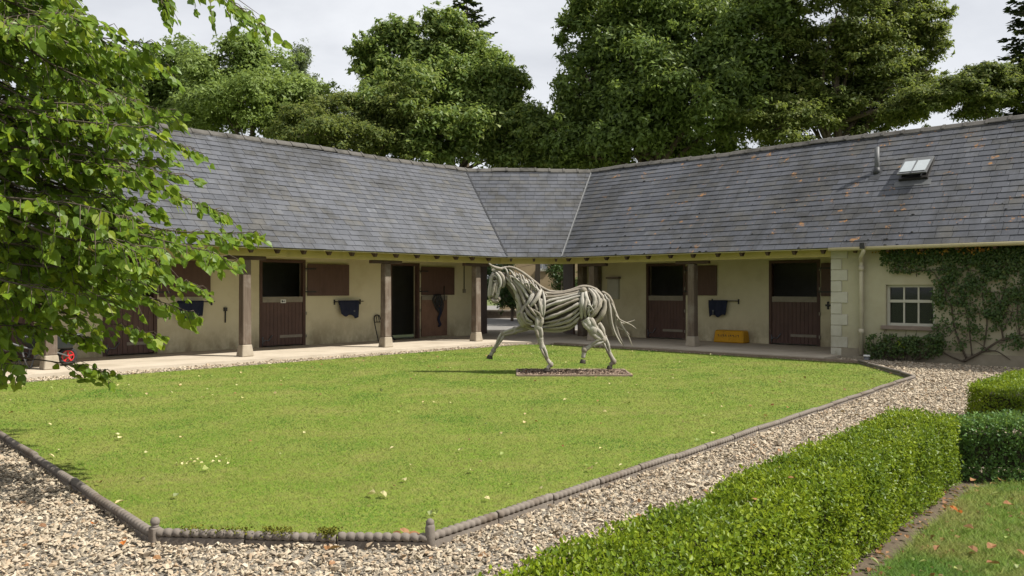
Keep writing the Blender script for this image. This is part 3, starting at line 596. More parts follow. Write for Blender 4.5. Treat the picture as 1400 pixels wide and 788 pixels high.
# --- veranda posts
def post(a, b, rot_dark=0, hgt=2.275, bol=None, w=.205):
    m = MB(); hw = w / 2
    m.hexa([(a - hw, b - hw, .32), (a + hw, b - hw, .32), (a + hw, b + hw, .32), (a - hw, b + hw, .32), (a - hw * .93, b - hw * .93, hgt - .085), (a + hw * .93, b - hw * .93, hgt - .085), (a + hw * .93, b + hw * .93, hgt - .085), (a - hw * .93, b + hw * .93, hgt - .085)])
    p = m.build('veranda_post', M['post'], stable, bevel=.012)
    m = MB(); w0, w1 = hw + .04, hw + .010
    m.hexa([(a - w0, b - w0, PZ), (a + w0, b - w0, PZ), (a + w0, b + w0, PZ), (a - w0, b + w0, PZ), (a - w1, b - w1, .319), (a + w1, b - w1, .319), (a + w1, b + w1, .319), (a - w1, b + w1, .319)]); m.build('stone_base', M['stonebase'], p, bevel=.015)
    if bol:
        m = MB(); L = .48
        m.box((a - L, b - .075, hgt - .084), (a + L, b + .075, hgt - .003)) if bol == 'a' else m.box((a - .075, b - L, hgt - .084), (a + .075, b + L, hgt - .003)); m.build('bolster', M['darkwood'], p, bevel=.01)
for x in (68, 335, 527.5, 651): post(onb(x, 480, 16.55)[0], 16.55, bol='a')
for x in (947, 811): post(18.55, ona(x, 470, 18.55)[1], bol='b')
# --- stable doors
def ladd(axis, sg):                                         # maps (along, out, z): out = towards the yard
    if axis == 'b': return lambda s, o, z: (s, WLB - o, z)
    return lambda s, o, z: (WRA - o, s, z)
def bxm(m, f, s0, s1, o0, o1, z0, z1): return m.box(f(s0, o0, z0), f(s1, o1, z1))
def leaf(name, f, s0, s1, z0, z1, o0, parent, mat=None, boards=True, pan=False):
    m = MB(); n = max(3, round((s1 - s0) / .11)); w = (s1 - s0) / n
    if boards:
        for i in range(n): bxm(m, f, s0 + i * w + .0025, s0 + (i + 1) * w - .0025, o0, o0 + .03, z0, z1)
        bxm(m, f, s0, s1, o0 - .012, o0 + .001, z0, z1)
    else:
        bxm(m, f, s0, s1, o0, o0 + .03, z0, z1)
    return m.build(name, mat or M['door'], parent, bevel=.003)
def stable_door(axis, s0, s1, side, lower='closed', up_w=None, upper=True, worn=False):
    """side = +1: leaves hinge at s1 (left wing: image right), -1: at s0"""
    f = ladd(axis, side); m = MB(); t = .07
    bxm(m, f, s0 - .01, s0 + t, -.12, .02, PZ, DT); bxm(m, f, s1 - t, s1 + .01, -.12, .02, PZ, DT); bxm(m, f, s0 - .01, s1 + .01, -.12, .022, DT - t, DT + .01)
    d = m.build('stable_door', M['doorframe'], stable, bevel=.004)
    hs = s1 if side > 0 else s0
    wd = (s1 - s0) - 2 * t
    def rng(o0, o1): return (hs + o0, hs + o1) if side > 0 else (hs - o1, hs - o0)
    if lower == 'closed':
        leaf('lower_leaf', f, s0 + t + .004, s1 - t - .004, PZ + .03, PZ + DH, -.03, d)
        m = MB(); bxm(m, f, s0 + t + .008, s1 - t - .008, -.03 + .025, .012, PZ + DH - .13, PZ + DH + .012); m.build('chew_strip', M['strip'], d)
        m = MB(); q0, q1 = rng(-t - .02 - wd * .56, -t - .02); bxm(m, f, q0, q1, .001, .012, PZ + .22, PZ + .29); m.build('kick_bar', M['strip'], d)
        k0 = s0 + t if side > 0 else s1 - t; k = 1 if side > 0 else -1
        m = MB(); m.tube([f(k0 - .02 * k, .03, PZ + .10), f(k0 + .06 * k, .03, PZ + .18), f(k0 + .16 * k, .03, PZ + .16), f(k0 + .27 * k, .03, PZ + .30)], .014, 6); m.tube([f(k0, .02, PZ + .04), f(k0, .03, PZ + .26)], .016, 6); m.build('kick_bolt', M['steel'], d)
    elif lower == 'open':
        q0, q1 = rng(.05, .05 + wd + .06); mt = M['doorworn']
        m = MB(); bxm(m, f, q0, q1, .03, .07, PZ + .05, PZ + DH); m.build('lower_leaf', mt, d, bevel=.004)
        m = MB(); bxm(m, f, q0, q1, .028, .078, PZ + DH - .12, PZ + DH + .012); m.build('chew_strip', M['strip'], d)
        m = MB(); m.tube([f(q1 - .14, .085, PZ + DH + .3), f(q1 - .14, .085, PZ + DH - .16)], .012, 6); m.build('latch', M['iron'], d)
    if upper:
        w2 = up_w or wd
        q0, q1 = rng(.05, .05 + w2); leaf('upper_leaf', f, q0, q1, PZ + DH + .03, DT - .09, .03, d, M['door'], boards=False)
        m = MB()
        for z in (PZ + DH + .14, DT - .22): q = rng(-.03, .3); bxm(m, f, q[0], q[1], .062, .074, z - .018, z + .018)
        m.build('strap_hinge', M['iron'], d)
    m = MB(); q = rng(-.01, .03)
    for z in (.3, .9, 1.55, 2.05): bxm(m, f, q[0], q[1], .02, .05, z - .04, z + .04)
    m.build('hinge', M['strip'], d)
    return d
for i, (a0, a1) in enumerate(ldoors):
    if i == 0: stable_door('b', a0, a1, -1)
    elif i == 1: stable_door('b', a0, a1, 1, up_w=La(291) - La(222))
    elif i == 2: dd = stable_door('b', a0, a1, 1, up_w=La(477) - La(420.5)); sgn = dd
    else: stable_door('b', a0, a1, 1, lower='open', up_w=La(620) - La(575))
stable_door('a', *rdoors[0], -1, up_w=Rb(943) - Rb(985)); stable_door('a', *rdoors[1], -1, up_w=.30)
f = ladd('b', 1)
sx = La(387); m = MB(); bxm(m, f, sx - .075, sx + .075, .004, .014, 1.18, 1.27); sg_ = m.build('door_sign', M['white'], sgn)
m = MB(); bxm(m, f, sx - .05, sx - .01, .0135, .017, 1.20, 1.25); bxm(m, f, sx - .01, sx + .02, .0135, .0168, 1.216, 1.234); bxm(m, f, sx + .03, sx + .05, .0135, .017, 1.205, 1.245); m.build('sign_mark', M['iron'], sgn)
# rug rails, hooks, conduit, meter box
def rail(axis, s0, s1, z, ends):
    f = ladd(axis, 1); m = MB(); m.tube([f(s0, .10, z), f(s1, .10, z)], .013, 8)
    for e in ends: m.box(f(e - .02, .0, z - .09), f(e + .02, .02, z + .05)); m.tube([f(e, .01, z), f(e, .13, z)], .014, 6)
    m.build('rug_rail', M['iron'], stable)
rail('b', La(246), La(291), 1.24, [La(250), La(289)]); rail('b', La(455.5), La(494), 1.20, [La(457), La(492)]); rail('a', Rb(1012), Rb(972), 1.21, [Rb(1010), Rb(974)])
m = MB(); s = La(307.5); m.tube([f(s, .02, .72), f(s, .03, 1.02)], .016, 6); m.box(f(s - .04, 0, 1.0), f(s + .04, .05, 1.09)); m.build('wall_hook', M['iron'], stable)
m = MB(); s = La(634); m.tube([f(s, .02, 1.53), f(s, .02, 2.6)], .014, 6); m.build('conduit', M['iron'], stable); m = MB(); m.box(f(s - .05, 0, 1.42), f(s + .05, .05, 1.54)); m.build('switch_box', M['strip'], stable)
fr = ladd('a', 1)
m = MB(); m.box(fr(Rb(847.5), 0, Rz(840, 409)), fr(Rb(833), .12, Rz(840, 382))); mb_ = m.build('meter_box', M['winframe'], stable, bevel=.008)
m = MB(); m.box(fr(Rb(849), 0, Rz(840, 381.5)), fr(Rb(832), .15, Rz(840, 379))); m.build('meter_hood', M['sill'], mb_)
m = MB()
for x in (817.5, 821): m.tube([fr(Rb(x), .02, PZ), fr(Rb(x), .02, 2.7)], .013, 6)
m.build('conduit', M['iron'], stable)
m = MB(); s = Rb(1132.5); m.box(fr(s - .02, 0, 1.02), fr(s + .02, .04, 1.22)); m.box(fr(s - .06, 0, 1.1), fr(s + .06, .05, 1.15)); m.build('wall_hook', M['iron'], stable)
# passage doors folded back, inner posts
def slab(name, a, b, a2, b2, z0, z1, th, mat):
    d = Vector((a2 - a, b2 - b)).normalized(); n = Vector((-d.y, d.x)) * th / 2
    return MB().prism([(a - n.x, b - n.y, z0), (a2 - n.x, b2 - n.y, z0), (a2 + n.x, b2 + n.y, z0), (a + n.x, b + n.y, z0)], (0, 0, z1 - z0)).build(name, mat, stable, bevel=.006)
def abp(x, Y): P = at(x, 400, Y); return AB(P.x, P.y)
for x0, Y0, x1, Y1 in ((650, 25.9, 665, 26.6), (785, 26.0, 771, 27.0)): slab('passage_door', *abp(x0, Y0), *abp(x1, Y1), PZ + .03, 2.62, .06, M['doorframe'])
for x, Y in ((796, 25.6), (816, 25.75)): a, b = abp(x, Y); MB().box((a - .11, b - .11, PZ), (a + .11, b + .11, 2.75)).build('inner_post', M['post'], stable, bevel=.01)
a, b = abp(804, 25.7); slab('passage_screen', *abp(796.5, 25.7), *abp(815, 25.85), PZ, 2.7, .08, M['cream'])
# quoins, downpipe, window, skylight, vent
z = -.02; i = 0
while z < 2.46:
    w = .36 if i % 2 else .23; h = .245 if z + .245 < 2.5 else 2.5 - z
    MB().box((RMA - .022, bR0 - w, z + .003), (RMA + .05, bR0 + .012, z + h - .003)).build('quoin', M['quoin'], stable, bevel=.006); z += .25; i += 1
bp = ona(1177.5, 495, RMA - .10)[1]; m = MB(); X = RMA - .10
m.tube(spline([(EA - .03, bp - .16, 2.43), (EA - .02, bp - .155, 2.35), (EA + .10, bp - .06, 2.24), (X, bp, 2.16), (X, bp, 2.02)], 14) + [Vector((X, bp, .1))], .046, 10)
dp = m.build('downpipe', M['pipe'], stable)
m = MB()
for z in (2.0, .62): m.tube([(X, bp, z - .06), (X, bp, z + .05)], .058, 10); m.box((X, bp - .03, z - .03), (RMA, bp + .03, z + .02))
m.build('pipe_collar', M['pipe'], dp); m = MB(); m.box((EA - .1, bp - .2, EZ - .06), (EA + .02, bp - .1, EZ + .07)); m.build('rainwater_outlet', M['iron'], dp)
m = MB(); m.box((X - .14, bp - .13, -.03), (X + .16, bp + .13, .07)); m.build('gully_surround', M['plinth'], dp)
m = MB(); o0 = RMA + .09
wf = M['winframe']; T = .055; zm = wz0 + (wz1 - wz0) * .60
m.box((o0, wx0, wz0), (o0 + .06, wx0 + T, wz1)); m.box((o0, wx1 - T, wz0), (o0 + .06, wx1, wz1)); m.box((o0 + .001, wx0 + T, wz0), (o0 + .061, wx1 - T, wz0 + T)); m.box((o0 + .001, wx0 + T, wz1 - T), (o0 + .061, wx1 - T, wz1)); m.box((o0 - .01, wx0 + T, zm - .03), (o0 + .055, wx1 - T, zm + .03))
win = m.build('window', wf, stable)
th = (wx1 - wx0 - 2 * T) / 3; m = MB()
for k in (1, 2):
    c = wx0 + T + th * k; m.box((o0 + .005, c - .017, wz0 + T), (o0 + .05, c + .017, zm - .03)); m.box((o0 + .005, c - .017, zm + .03), (o0 + .05, c + .017, wz1 - T))
m.build('glazing_bar', wf, win)
for k in range(3):
    for z0_, z1_ in ((wz0 + T, zm - .03), (zm + .03, wz1 - T)):
        y0 = wx0 + T + th * k; MB().box((o0 + .03, y0 + .018, z0_ + .001), (o0 + .034, y0 + th - .018, z1_ - .001)).build('pane', M['glass'], win)
MB().box((RMA - .09, wx0 - .06, wz0 - .085), (RMA + .12, wx1 + .08, wz0 - .002)).build('sill', M['sill'], win, bevel=.008)
m = MB(); m.box((RMA + .3, B0 + .3, .0), (RMA + 1.9, bR0 - .3, .03)); m.box((RMA + 1.9, B0 + .3, 0), (RMA + 1.95, bR0 - .3, 2.6)); m.box((RMA + .3, B0 + .3, 2.6), (RMA + 1.9, bR0 - .3, 2.65)); m.build('room_interior', M['inside'], stable)
def onroof(x, y):                                           # pixel on the right-hand roof plane -> (s=b, w)
    q = (x - 700) / F; sl = -(y - HY) / F; t = (EZ - EA * TP - CH) / (sl - TP * (C_ * q + S_)); return (t * (C_ - S_ * q), t * (C_ * q + S_) - EA)
s, w = onroof(1199, 236); P = rp('right', s, w, .0); m = MB(); m.tube([P - Vector((0, 0, .1)), P + Vector((0, 0, .60))], .055, 12); vp = m.build('vent_pipe', M['leadpale'], stable)
m = MB(); m.tube([P - Vector((0, 0, .05)), P + Vector((0, 0, .12))], [.1, .062], 12); m.hexa([rp('right', s + a, w + b, o) for o in (.012, .022) for a, b in ((-.12, -.22), (.12, -.22), (.12, .12), (-.12, .12))]); m.build('vent_flashing', M['lead'], vp)
s0, w0 = onroof(1272, 246); s1, w1 = onroof(1240, 222); s0 = s1 - .62; w1 = w0 + .52
def rbox(m, sa, sb, wa, wb, o0, o1): m.hexa([rp('right', s, w, o0) for s, w in ((sa, wa), (sb, wa), (sb, wb), (sa, wb))] + [rp('right', s, w, o1) for s, w in ((sa, wa), (sb, wa), (sb, wb), (sa, wb))])
m = MB(); rbox(m, s0, s1, w0, w0 + .05, .01, .09); rbox(m, s0, s1, w1 - .05, w1, .01, .09); rbox(m, s0, s0 + .05, w0 + .05, w1 - .05, .01, .09); rbox(m, s1 - .05, s1, w0 + .05, w1 - .05, .01, .09); skl = m.build('skylight', M['iron'], stable)
hz = .20
m = MB(); m.hexa([rp('right', s, w, o) for s, w, o in ((s0, w0, hz), (s1, w0, hz), (s1, w1, .10), (s0, w1, .10), (s0, w0, hz + .035), (s1, w0, hz + .035), (s1, w1, .135), (s0, w1, .135))]); m.build('sash', M['leadpale'], skl)
m = MB(); m.hexa([rp('right', s, w, o) for s, w, o in ((s0 + .04, w0 + .05, hz + .030), (s1 - .04, w0 + .05, hz + .030), (s1 - .04, w1 - .04, .13), (s0 + .04, w1 - .04, .13), (s0 + .04, w0 + .05, hz + .040), (s1 - .04, w0 + .05, hz + .040), (s1 - .04, w1 - .04, .14), (s0 + .04, w1 - .04, .14))]); m.build('pane', M['skylight_pane'], skl)
m = MB(); sc_ = (s0 + s1) / 2; m.hexa([rp('right', s, w, o) for s, w, o in ((sc_ - .012, w0 + .02, hz + .041), (sc_ + .012, w0 + .02, hz + .041), (sc_ + .012, w1 - .02, .141), (sc_ - .012, w1 - .02, .141), (sc_ - .012, w0 + .02, hz + .055), (sc_ + .012, w0 + .02, hz + .055), (sc_ + .012, w1 - .02, .155), (sc_ - .012, w1 - .02, .155))]); m.build('glazing_bar', M['steel'], skl)
m = MB(); rbox(m, s0 - .08, s1 + .08, w0 - .14, w0 - .002, .014, .026); m.build('apron_flashing', M['leadpale'], skl)
# ================================================================== LAWN EDGING (rope topped tiles)
edging = root('lawn_edging', 'rope topped concrete edging with ball finial corner posts between lawn and gravel', 'edging', (3.3, 3.8, 0), ab=True)
def rope_tile(L, H=.058):
    m = MB(); m.box((-L / 2 + .002, -.022, -.12), (L / 2 - .002, .022, H - .028)); n = 12; rings = []; pitch = .052; k = int(L / pitch); st = 6
    for i in range(k * st + 1):
        x = -L / 2 + .003 + (L - .006) * i / (k * st); ph = (i % st) / st if i < k * st else 0
        ring = []
        for j in range(n):
            a = 2 * math.pi * j / n; sk = ((i / st) + .16 * math.sin(a)) % 1.0
            r = .0145 + .0145 * (1 - (2 * sk - 1) ** 2) ** .5; ring.append((x, math.cos(a) * r * 1.05, H - .005 + math.sin(a) * r))
        rings.append(ring[::-1])
    m.rings(rings); return m
def edge_run(p0, p1, moss=()):
    d = Vector((p1[0] - p0[0], p1[1] - p0[1])); n = max(1, round(d.length / .60)); L = d.length / n; mesh = rope_tile(L - .006).mesh('edging_tile'); ang = math.atan2(d.y, d.x)
    for i in range(n):
        q = (i + .5) / n; o = link('edging_tile', mesh, M['rope_tile'], edging)
        o.location = Vector((p0[0] + d.x * q, p0[1] + d.y * q, U(-.012, .006))) - ORG[edging.name]; o.rotation_euler = (U(-.05, .05), U(-.015, .015), ang + U(-.012, .012))
def ab_px(x, y): P = gnd(x, y, .0); return AB(P.x, P.y)
K0, K1, K2, K3, K4 = ab_px(-70, 552), ab_px(212, 742), ab_px(588, 747), ab_px(1250, 519), (17.24, 6.3)
edge_run(K0, K1); edge_run(K1, K2); edge_run(K2, K3); edge_run(K3, K4)
m = MB()
pts = [K4, (17.24, 14.6)]
m.hexa([(K4[0] - .0, K4[1], -.1), (K4[0] + .05, K4[1], -.1), (17.29, 14.6, -.1), (17.24, 14.6, -.1), (K4[0], K4[1], .05), (K4[0] + .05, K4[1], .05), (17.29, 14.6, .05), (17.24, 14.6, .05)]); m.build('edging_board', M['bedframe'], edging)
for k, (a, b) in enumerate((K1, K2)):
    m = MB()
    if k == 0: m.box((a - .03, b - .03, -.15), (a + .03, b + .03, .095))
    else: m.tube([(a, b, -.15), (a, b, .115), (a, b, .135)], [.030, .030, .024], 12)
    p = m.build('finial_post', M['rope_tile'], edging, bevel=.006 if k == 0 else 0); m = MB(); m.ball((a, b, .128 if k == 0 else .142), .029 if k == 0 else .026); m.tube([(a, b, .09), (a, b, .11)], .022, 10); m.build('ball_finial', M['rope_tile'], p)
mp_, mr = [], []
for (t0, t1) in ((.10, .36), (.40, .50), (.60, .66)):
    n = 420; t = RNG.uniform(t0, t1, n); A = K1[0] + (K2[0] - K1[0]) * t; B = K1[1] + (K2[1] - K1[1]) * t
    mp_.append(np.stack([A + RNG.normal(0, .018, n), B + RNG.normal(0, .018, n), .075 + RNG.uniform(-.03, .022, n)], -1))
Pm = np.concatenate(mp_); V, T, r = leaves_np(Pm - np.array(ORG[edging.name]), rand_dirs(len(Pm)) + np.array([0, 0, .8]), rand_dirs(len(Pm)), RNG.uniform(.008, .02, len(Pm)), DIAMOND)
o = link('moss', npmesh('moss', V, T, r), M['moss'], edging); o['kind'] = 'stuff'

# ================================================================== DRIFTWOOD HORSE
HYD = 14.93; HK = HYD / F
def hz_(zx, zy, dy=0.0):                                    # sculpture outline -> world; dy is towards the camera
    return Vector(((640 + zx / 4.379 - 700) * HK, HYD - dy, CH - (340 + zy / 4.379 - HY) * HK))
ZM = HK / 4.379
bed = root('bark_chip_bed', 'low timber edged bed of bark chips under the driftwood horse', 'planting bed', hz_(620, 735) * 1.0)
bed.location.z = 0; ORG[bed.name] = Vector(bed.location)
bx0, bx1, by0, by1 = hz_(288, 0).x, hz_(960, 0).x, 14.37, 15.48; m_ = MB()
for nm, a, b in (('f', (bx0, by0, -.03), (bx1, by0 + .04, .028)), ('b', (bx0, by1 - .04, -.03), (bx1, by1, .028)), ('l', (bx0 - .0, by0 + .041, -.03), (bx0 + .04, by1 - .041, .027)), ('r', (bx1 - .04, by0 + .041, -.03), (bx1, by1 - .041, .027))):
    MB().box(a, b).build('edging_board', M['bedframe'], bed, bevel=.004)
MB().box((bx0 + .04, by0 + .04, -.02), (bx1 - .04, by1 - .04, .014)).build('soil_fill', M['soil'], bed)
n = 5200; P = np.stack([RNG.uniform(bx0 + .05, bx1 - .05, n), RNG.uniform(by0 + .05, by1 - .05, n), RNG.uniform(.014, .026, n)], -1)
V, T, r = leaves_np(P - np.array(ORG[bed.name]), rand_dirs(n) * np.array([1, 1, .35]), rand_dirs(n) * .5 + np.array([0, 0, 1.]), RNG.uniform(.02, .045, n), DIAMOND)
o = link('bark_chips', npmesh('bark_chips', V, T, r), M['chips'], bed); o['kind'] = 'stuff'
horse = root('horse_sculpture', 'life size trotting horse sculpture built from weathered driftwood branches on the lawn', 'sculpture', (hz_(590, 0).x, HYD, .03))
def stick(pts, rads, name='driftwood_branch', mat=None, n=9, seg=None, jit=.10, parent=None, taper=True, ss=1.0):
    """pts: world points; rads in metres. A bent, slightly knotty length of driftwood."""
    seg = seg or max(8, 4 * len(pts)); P = spline(pts, seg); rr = []; h = RNG.random() * 50
    for i in range(seg):
        t = i / (seg - 1) * (len(rads) - 1); k = min(int(t), len(rads) - 2); r = rads[k] + (rads[k + 1] - rads[k]) * (t - k)
        e = i / (seg - 1); 
        if taper: r *= min(1, .55 + 3.0 * min(e, 1 - e))
        rr.append(r * (1 + jit * 1.6 * mnoise.noise((h, i * .6, 0))))
    k0 = MB(); k = 0; t = (P[1] - P[0]).normalized(); ref = Vector((0, 1, 0)) if abs(t.y) < .9 else Vector((1, 0, 0)); u = t.cross(ref).normalized(); L = 0; uvs = []
    rings = []
    for i, p in enumerate(P):
        t = (P[min(i + 1, seg - 1)] - P[max(i - 1, 0)]).normalized(); u = (u - t * u.dot(t)).normalized(); w = t.cross(u); ring = []
        if i: L += (P[i] - P[i - 1]).length
        for j in range(n):
            a = 2 * math.pi * j / n; g_ = 1 + jit * 1.3 * mnoise.noise((h + math.cos(a) * .9, math.sin(a) * .9, i * .28))
            ring.append(p + u * (math.cos(a) * rr[i] * g_) + w * (math.sin(a) * rr[i] * g_ * ss)); 
        uvs.append(L); rings.append(ring)
    k0.rings(rings); me = k0.mesh(name, org(parent or horse)); uvl = me.uv_layers.new(name='UVMap')
    for poly in me.polygons:
        for li in poly.loop_indices:
            vi = me.loops[li].vertex_index; uvl.data[li].uv = ((vi % n) / n, uvs[vi // n] + h)
    bm = bmesh.new(); bm.from_mesh(me); bmesh.ops.recalc_face_normals(bm, faces=bm.faces); bm.to_mesh(me); bm.free()
    return link(name, me, mat or M['drift'], parent or horse)
def interp(x, tab):
    if x <= tab[0][0]: return tab[0][1]
    for (a, b), (c, d) in zip(tab, tab[1:]):
        if x <= c: return b + (d - b) * (x - a) / (c - a)
    return tab[-1][1]
TOP = [(300, 350), (340, 320), (380, 265), (440, 240), (490, 256), (560, 262), (620, 249), (670, 233), (700, 229), (760, 243), (800, 270), (832, 330)]
BOT = [(300, 400), (320, 455), (345, 475), (440, 482), (520, 491), (600, 478), (660, 442), (720, 440), (780, 440), (820, 400), (832, 340)]
HW = [(300, .12), (345, .19), (440, .24), (520, .29), (600, .30), (680, .27), (740, .27), (800, .18), (832, .06)]
def side(zx, zy, out=0.0):
    t, b = interp(zx, TOP), interp(zx, BOT); v = (2 * (zy - t) / max(b - t, 1) - 1); v = max(-1, min(1, v))
    return interp(zx, HW) * (max(0, 1 - abs(v) ** 2.3)) ** .5 + out
def bstick(pts, r, both=True, out=0.0, **kw):               # stick lying on the body's side; mirrored to the far side
    rr = [r * ZM] * 2 if not hasattr(r, '__len__') else [q * ZM for q in r]
    for sg in ((1, -1) if both else (1,)):
        j = (0, 0) if sg > 0 else (U(-6, 6), U(-5, 5))
        stick([hz_(x + j[0], y + j[1], sg * (side(x, y) - rr[0] * .45 + out)) for x, y in pts], rr, **kw)
# added core, coloured dark to stand for shade between the branches
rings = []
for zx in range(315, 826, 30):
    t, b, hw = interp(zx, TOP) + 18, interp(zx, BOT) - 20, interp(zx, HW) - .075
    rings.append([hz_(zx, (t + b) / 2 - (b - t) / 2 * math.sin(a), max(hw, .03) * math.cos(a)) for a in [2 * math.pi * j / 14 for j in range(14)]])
MB().rings(rings).build('shade_core', M['gap_shade'], horse)
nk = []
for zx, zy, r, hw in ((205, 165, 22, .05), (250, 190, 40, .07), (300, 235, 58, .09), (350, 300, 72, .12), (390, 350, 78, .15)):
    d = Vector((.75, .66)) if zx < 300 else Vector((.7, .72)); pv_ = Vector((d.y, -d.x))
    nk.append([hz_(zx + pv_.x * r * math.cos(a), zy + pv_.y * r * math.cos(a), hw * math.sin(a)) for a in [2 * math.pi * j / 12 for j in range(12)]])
MB().rings(nk).build('shade_core', M['gap_shade'], horse)
RIBS = [([(450, 264), (520, 270), (600, 260), (682, 238)], 9), ([(446, 292), (520, 288), (600, 274), (690, 252)], 11), ([(446, 330), (490, 308), (570, 292), (684, 264)], 12), ([(444, 362), (490, 334), (570, 312), (682, 278)], 12.5), ([(444, 392), (500, 366), (590, 326), (680, 296)], 12),
        ([(444, 420), (520, 396), (600, 360), (676, 318)], 13), ([(446, 444), (525, 430), (600, 400), (672, 344)], 12), ([(446, 462), (530, 450), (610, 422), (668, 374)], 12.5), ([(446, 478), (530, 474), (610, 452), (664, 408)], 13), ([(450, 487), (540, 490), (615, 474), (652, 446)], 9), ([(470, 346), (540, 324), (640, 288)], 6), ([(470, 420), (540, 384), (630, 344)], 7), ([(480, 452), (560, 420), (640, 384)], 6)]
for p, r in RIBS: bstick(p, [r * U(.5, .85), r * U(.7, .92), r * U(.75, .95), r * U(.45, .7)], jit=.3, out=U(-.012, .014))
for zx0 in (0,): stick([hz_(430, 240), hz_(490, 256), hz_(560, 262), hz_(625, 249), hz_(690, 228), hz_(760, 243), hz_(815, 290)], [8 * ZM, 11 * ZM, 10 * ZM])
stick([hz_(340, 470), hz_(440, 486), hz_(530, 494), hz_(610, 480)], [12 * ZM, 10 * ZM, 8 * ZM])
# shoulder and chest
for p, r, o in (([(402, 240), (380, 290), (352, 340)], 17, .03), ([(438, 243), (415, 290), (372, 348)], 16, .05), ([(436, 300), (436, 360), (428, 432)], 17, .03), ([(418, 262), (428, 330), (440, 400)], 10, .05), ([(340, 345), (366, 390), (410, 428)], 14, .045), ([(356, 336), (385, 375), (418, 412)], 11, .06),
                ([(325, 345), (322, 395), (350, 440), (395, 452)], 14, .03), ([(312, 372), (306, 420), (336, 470)], 17, .0), ([(335, 380), (352, 420), (385, 440)], 11, .05), ([(395, 330), (410, 360), (402, 400)], 9, .05), ([(370, 320), (340, 345), (322, 380)], 12, .03), ([(330, 405), (345, 450), (380, 475)], 12, .01), ([(445, 250), (455, 330), (440, 440)], 9, .035), ([(385, 360), (420, 385), (436, 420)], 9, .06)):
    bstick(p, [r * .6, r * .88, r * .62], out=o, jit=.22)
for k in range(5): stick([hz_(300 + 6 * k, 360 + 12 * k, -.1 + .05 * k), hz_(304 + 4 * k, 410, -.1 + .05 * k), hz_(330 + 4 * k, 462, -.08 + .04 * k)], [13 * ZM, 15 * ZM, 11 * ZM])
# neck
NECK = [([(228, 190), (278, 245), (302, 305), (318, 372)], 17, .03), ([(248, 180), (300, 235), (330, 300), (345, 345)], 14, .07), ([(272, 182), (325, 238), (362, 300)], 12, .09), ([(295, 180), (350, 230), (388, 285)], 11, .10), ([(320, 178), (370, 218), (405, 255)], 10, .09), ([(240, 160), (300, 190), (350, 240)], 9, .09), ([(225, 170), (262, 215), (290, 262)], 10, .07)]
for p, r, o in NECK:
    for sg in (1, -1): stick([hz_(x, y, sg * (o + .02 * i)) for i, (x, y) in enumerate(p)], [r * ZM * .68, r * ZM * .9, r * ZM * .7], jit=.2)
stick([hz_(232, 205), hz_(278, 262), hz_(300, 320), hz_(308, 380)], [15 * ZM, 18 * ZM, 15 * ZM])
# crest and mane
for dy in (.02, -.03): stick([hz_(196, 122, dy), hz_(255, 112, dy), hz_(320, 140, dy), hz_(385, 190, dy), hz_(440, 232, dy), hz_(495, 258, dy)], [6 * ZM, 9 * ZM, 8 * ZM], name='mane_strand')
for k in range(16):
    t = k / 15; x0 = 215 + 215 * t; y0 = 116 + (t ** 1.3) * 112; ln = U(55, 100); sx = U(.35, .9); wv = U(-16, 16); dy = U(.07, .14)
    for sg in ((1,) if k % 3 else (1, -1)):
        stick([hz_(x0, y0, sg * .02), hz_(x0 + ln * .3 * sx, y0 + ln * .35 + wv, sg * dy), hz_(x0 + ln * .65 * sx, y0 + ln * .62 - wv, sg * (dy + .03)), hz_(x0 + ln * sx, y0 + ln * .95, sg * (dy + .02))], [U(3.5, 5.5) * ZM, U(4, 7) * ZM, 3 * ZM], name='mane_strand', n=7, jit=.22)
# head
head = []
for zx, zy, rx, hw, tl in ((207, 142, 18, .045, .2), (192, 165, 35, .075, .25), (184, 195, 38, .082, .22), (176, 222, 32, .072, .2), (166, 250, 23, .058, .15), (160, 275, 22, .052, .1), (158, 297, 28, .058, 0), (158, 311, 25, .05, 0), (159, 320, 15, .034, 0)):
    head.append([hz_(zx + rx * math.cos(a), zy + rx * math.cos(a) * tl, hw * math.sin(a) * (1.0 - .25 * max(0, -math.cos(a)))) for a in [2 * math.pi * j / 16 for j in range(16)]])
hm = MB().rings(head); hd = hm.build('head', M['drift'], horse)
HEAD = [([(178, 138), (206, 165), (216, 205), (206, 236)], .075, (7, 13, 7)), ([(165, 142), (186, 170), (196, 208), (188, 240)], .098, (6, 10, 6)), ([(152, 146), (141, 190), (136, 245), (131, 292)], .052, (7, 11, 8)), ([(170, 196), (158, 228), (150, 262), (142, 290)], .080, (9, 11, 7)),
        ([(190, 228), (180, 258), (172, 284), (168, 300)], .066, (10, 11, 8)), ([(176, 205), (170, 235), (163, 270)], .086, (6, 8, 5)), ([(140, 300), (150, 312), (168, 318), (182, 308)], .055, (9, 13, 8)), ([(160, 150), (150, 166), (147, 190)], .078, (4, 6, 4)), ([(150, 170), (160, 164), (170, 172), (174, 184)], .094, (3, 5, 3)), ([(148, 192), (160, 197), (172, 190)], .092, (3, 5, 3)), ([(182, 290), (186, 302), (178, 314)], .045, (9, 11, 7))]
for sg in (1, -1):
    for p, d, r in HEAD: stick([hz_(x, y, sg * d) for x, y in p], [q * ZM for q in r], parent=hd, name='head_branch', jit=.14)
    MB().ball(hz_(159, 180, sg * .092), .022).build('eye', M['hoof'], hd); MB().ball(hz_(141, 297, sg * .066), .013).build('nostril', M['hoof'], hd)
stick([hz_(150, 140, 0), hz_(138, 200, 0), hz_(131, 260, 0), hz_(130, 300, 0)], [12 * ZM, 15 * ZM, 12 * ZM], parent=hd, name='head_branch')
stick([hz_(205, 122, .045), hz_(165, 116, .06), hz_(140, 103, .06), hz_(124, 88, .055)], [10 * ZM, 9 * ZM, 3 * ZM], name='ear')
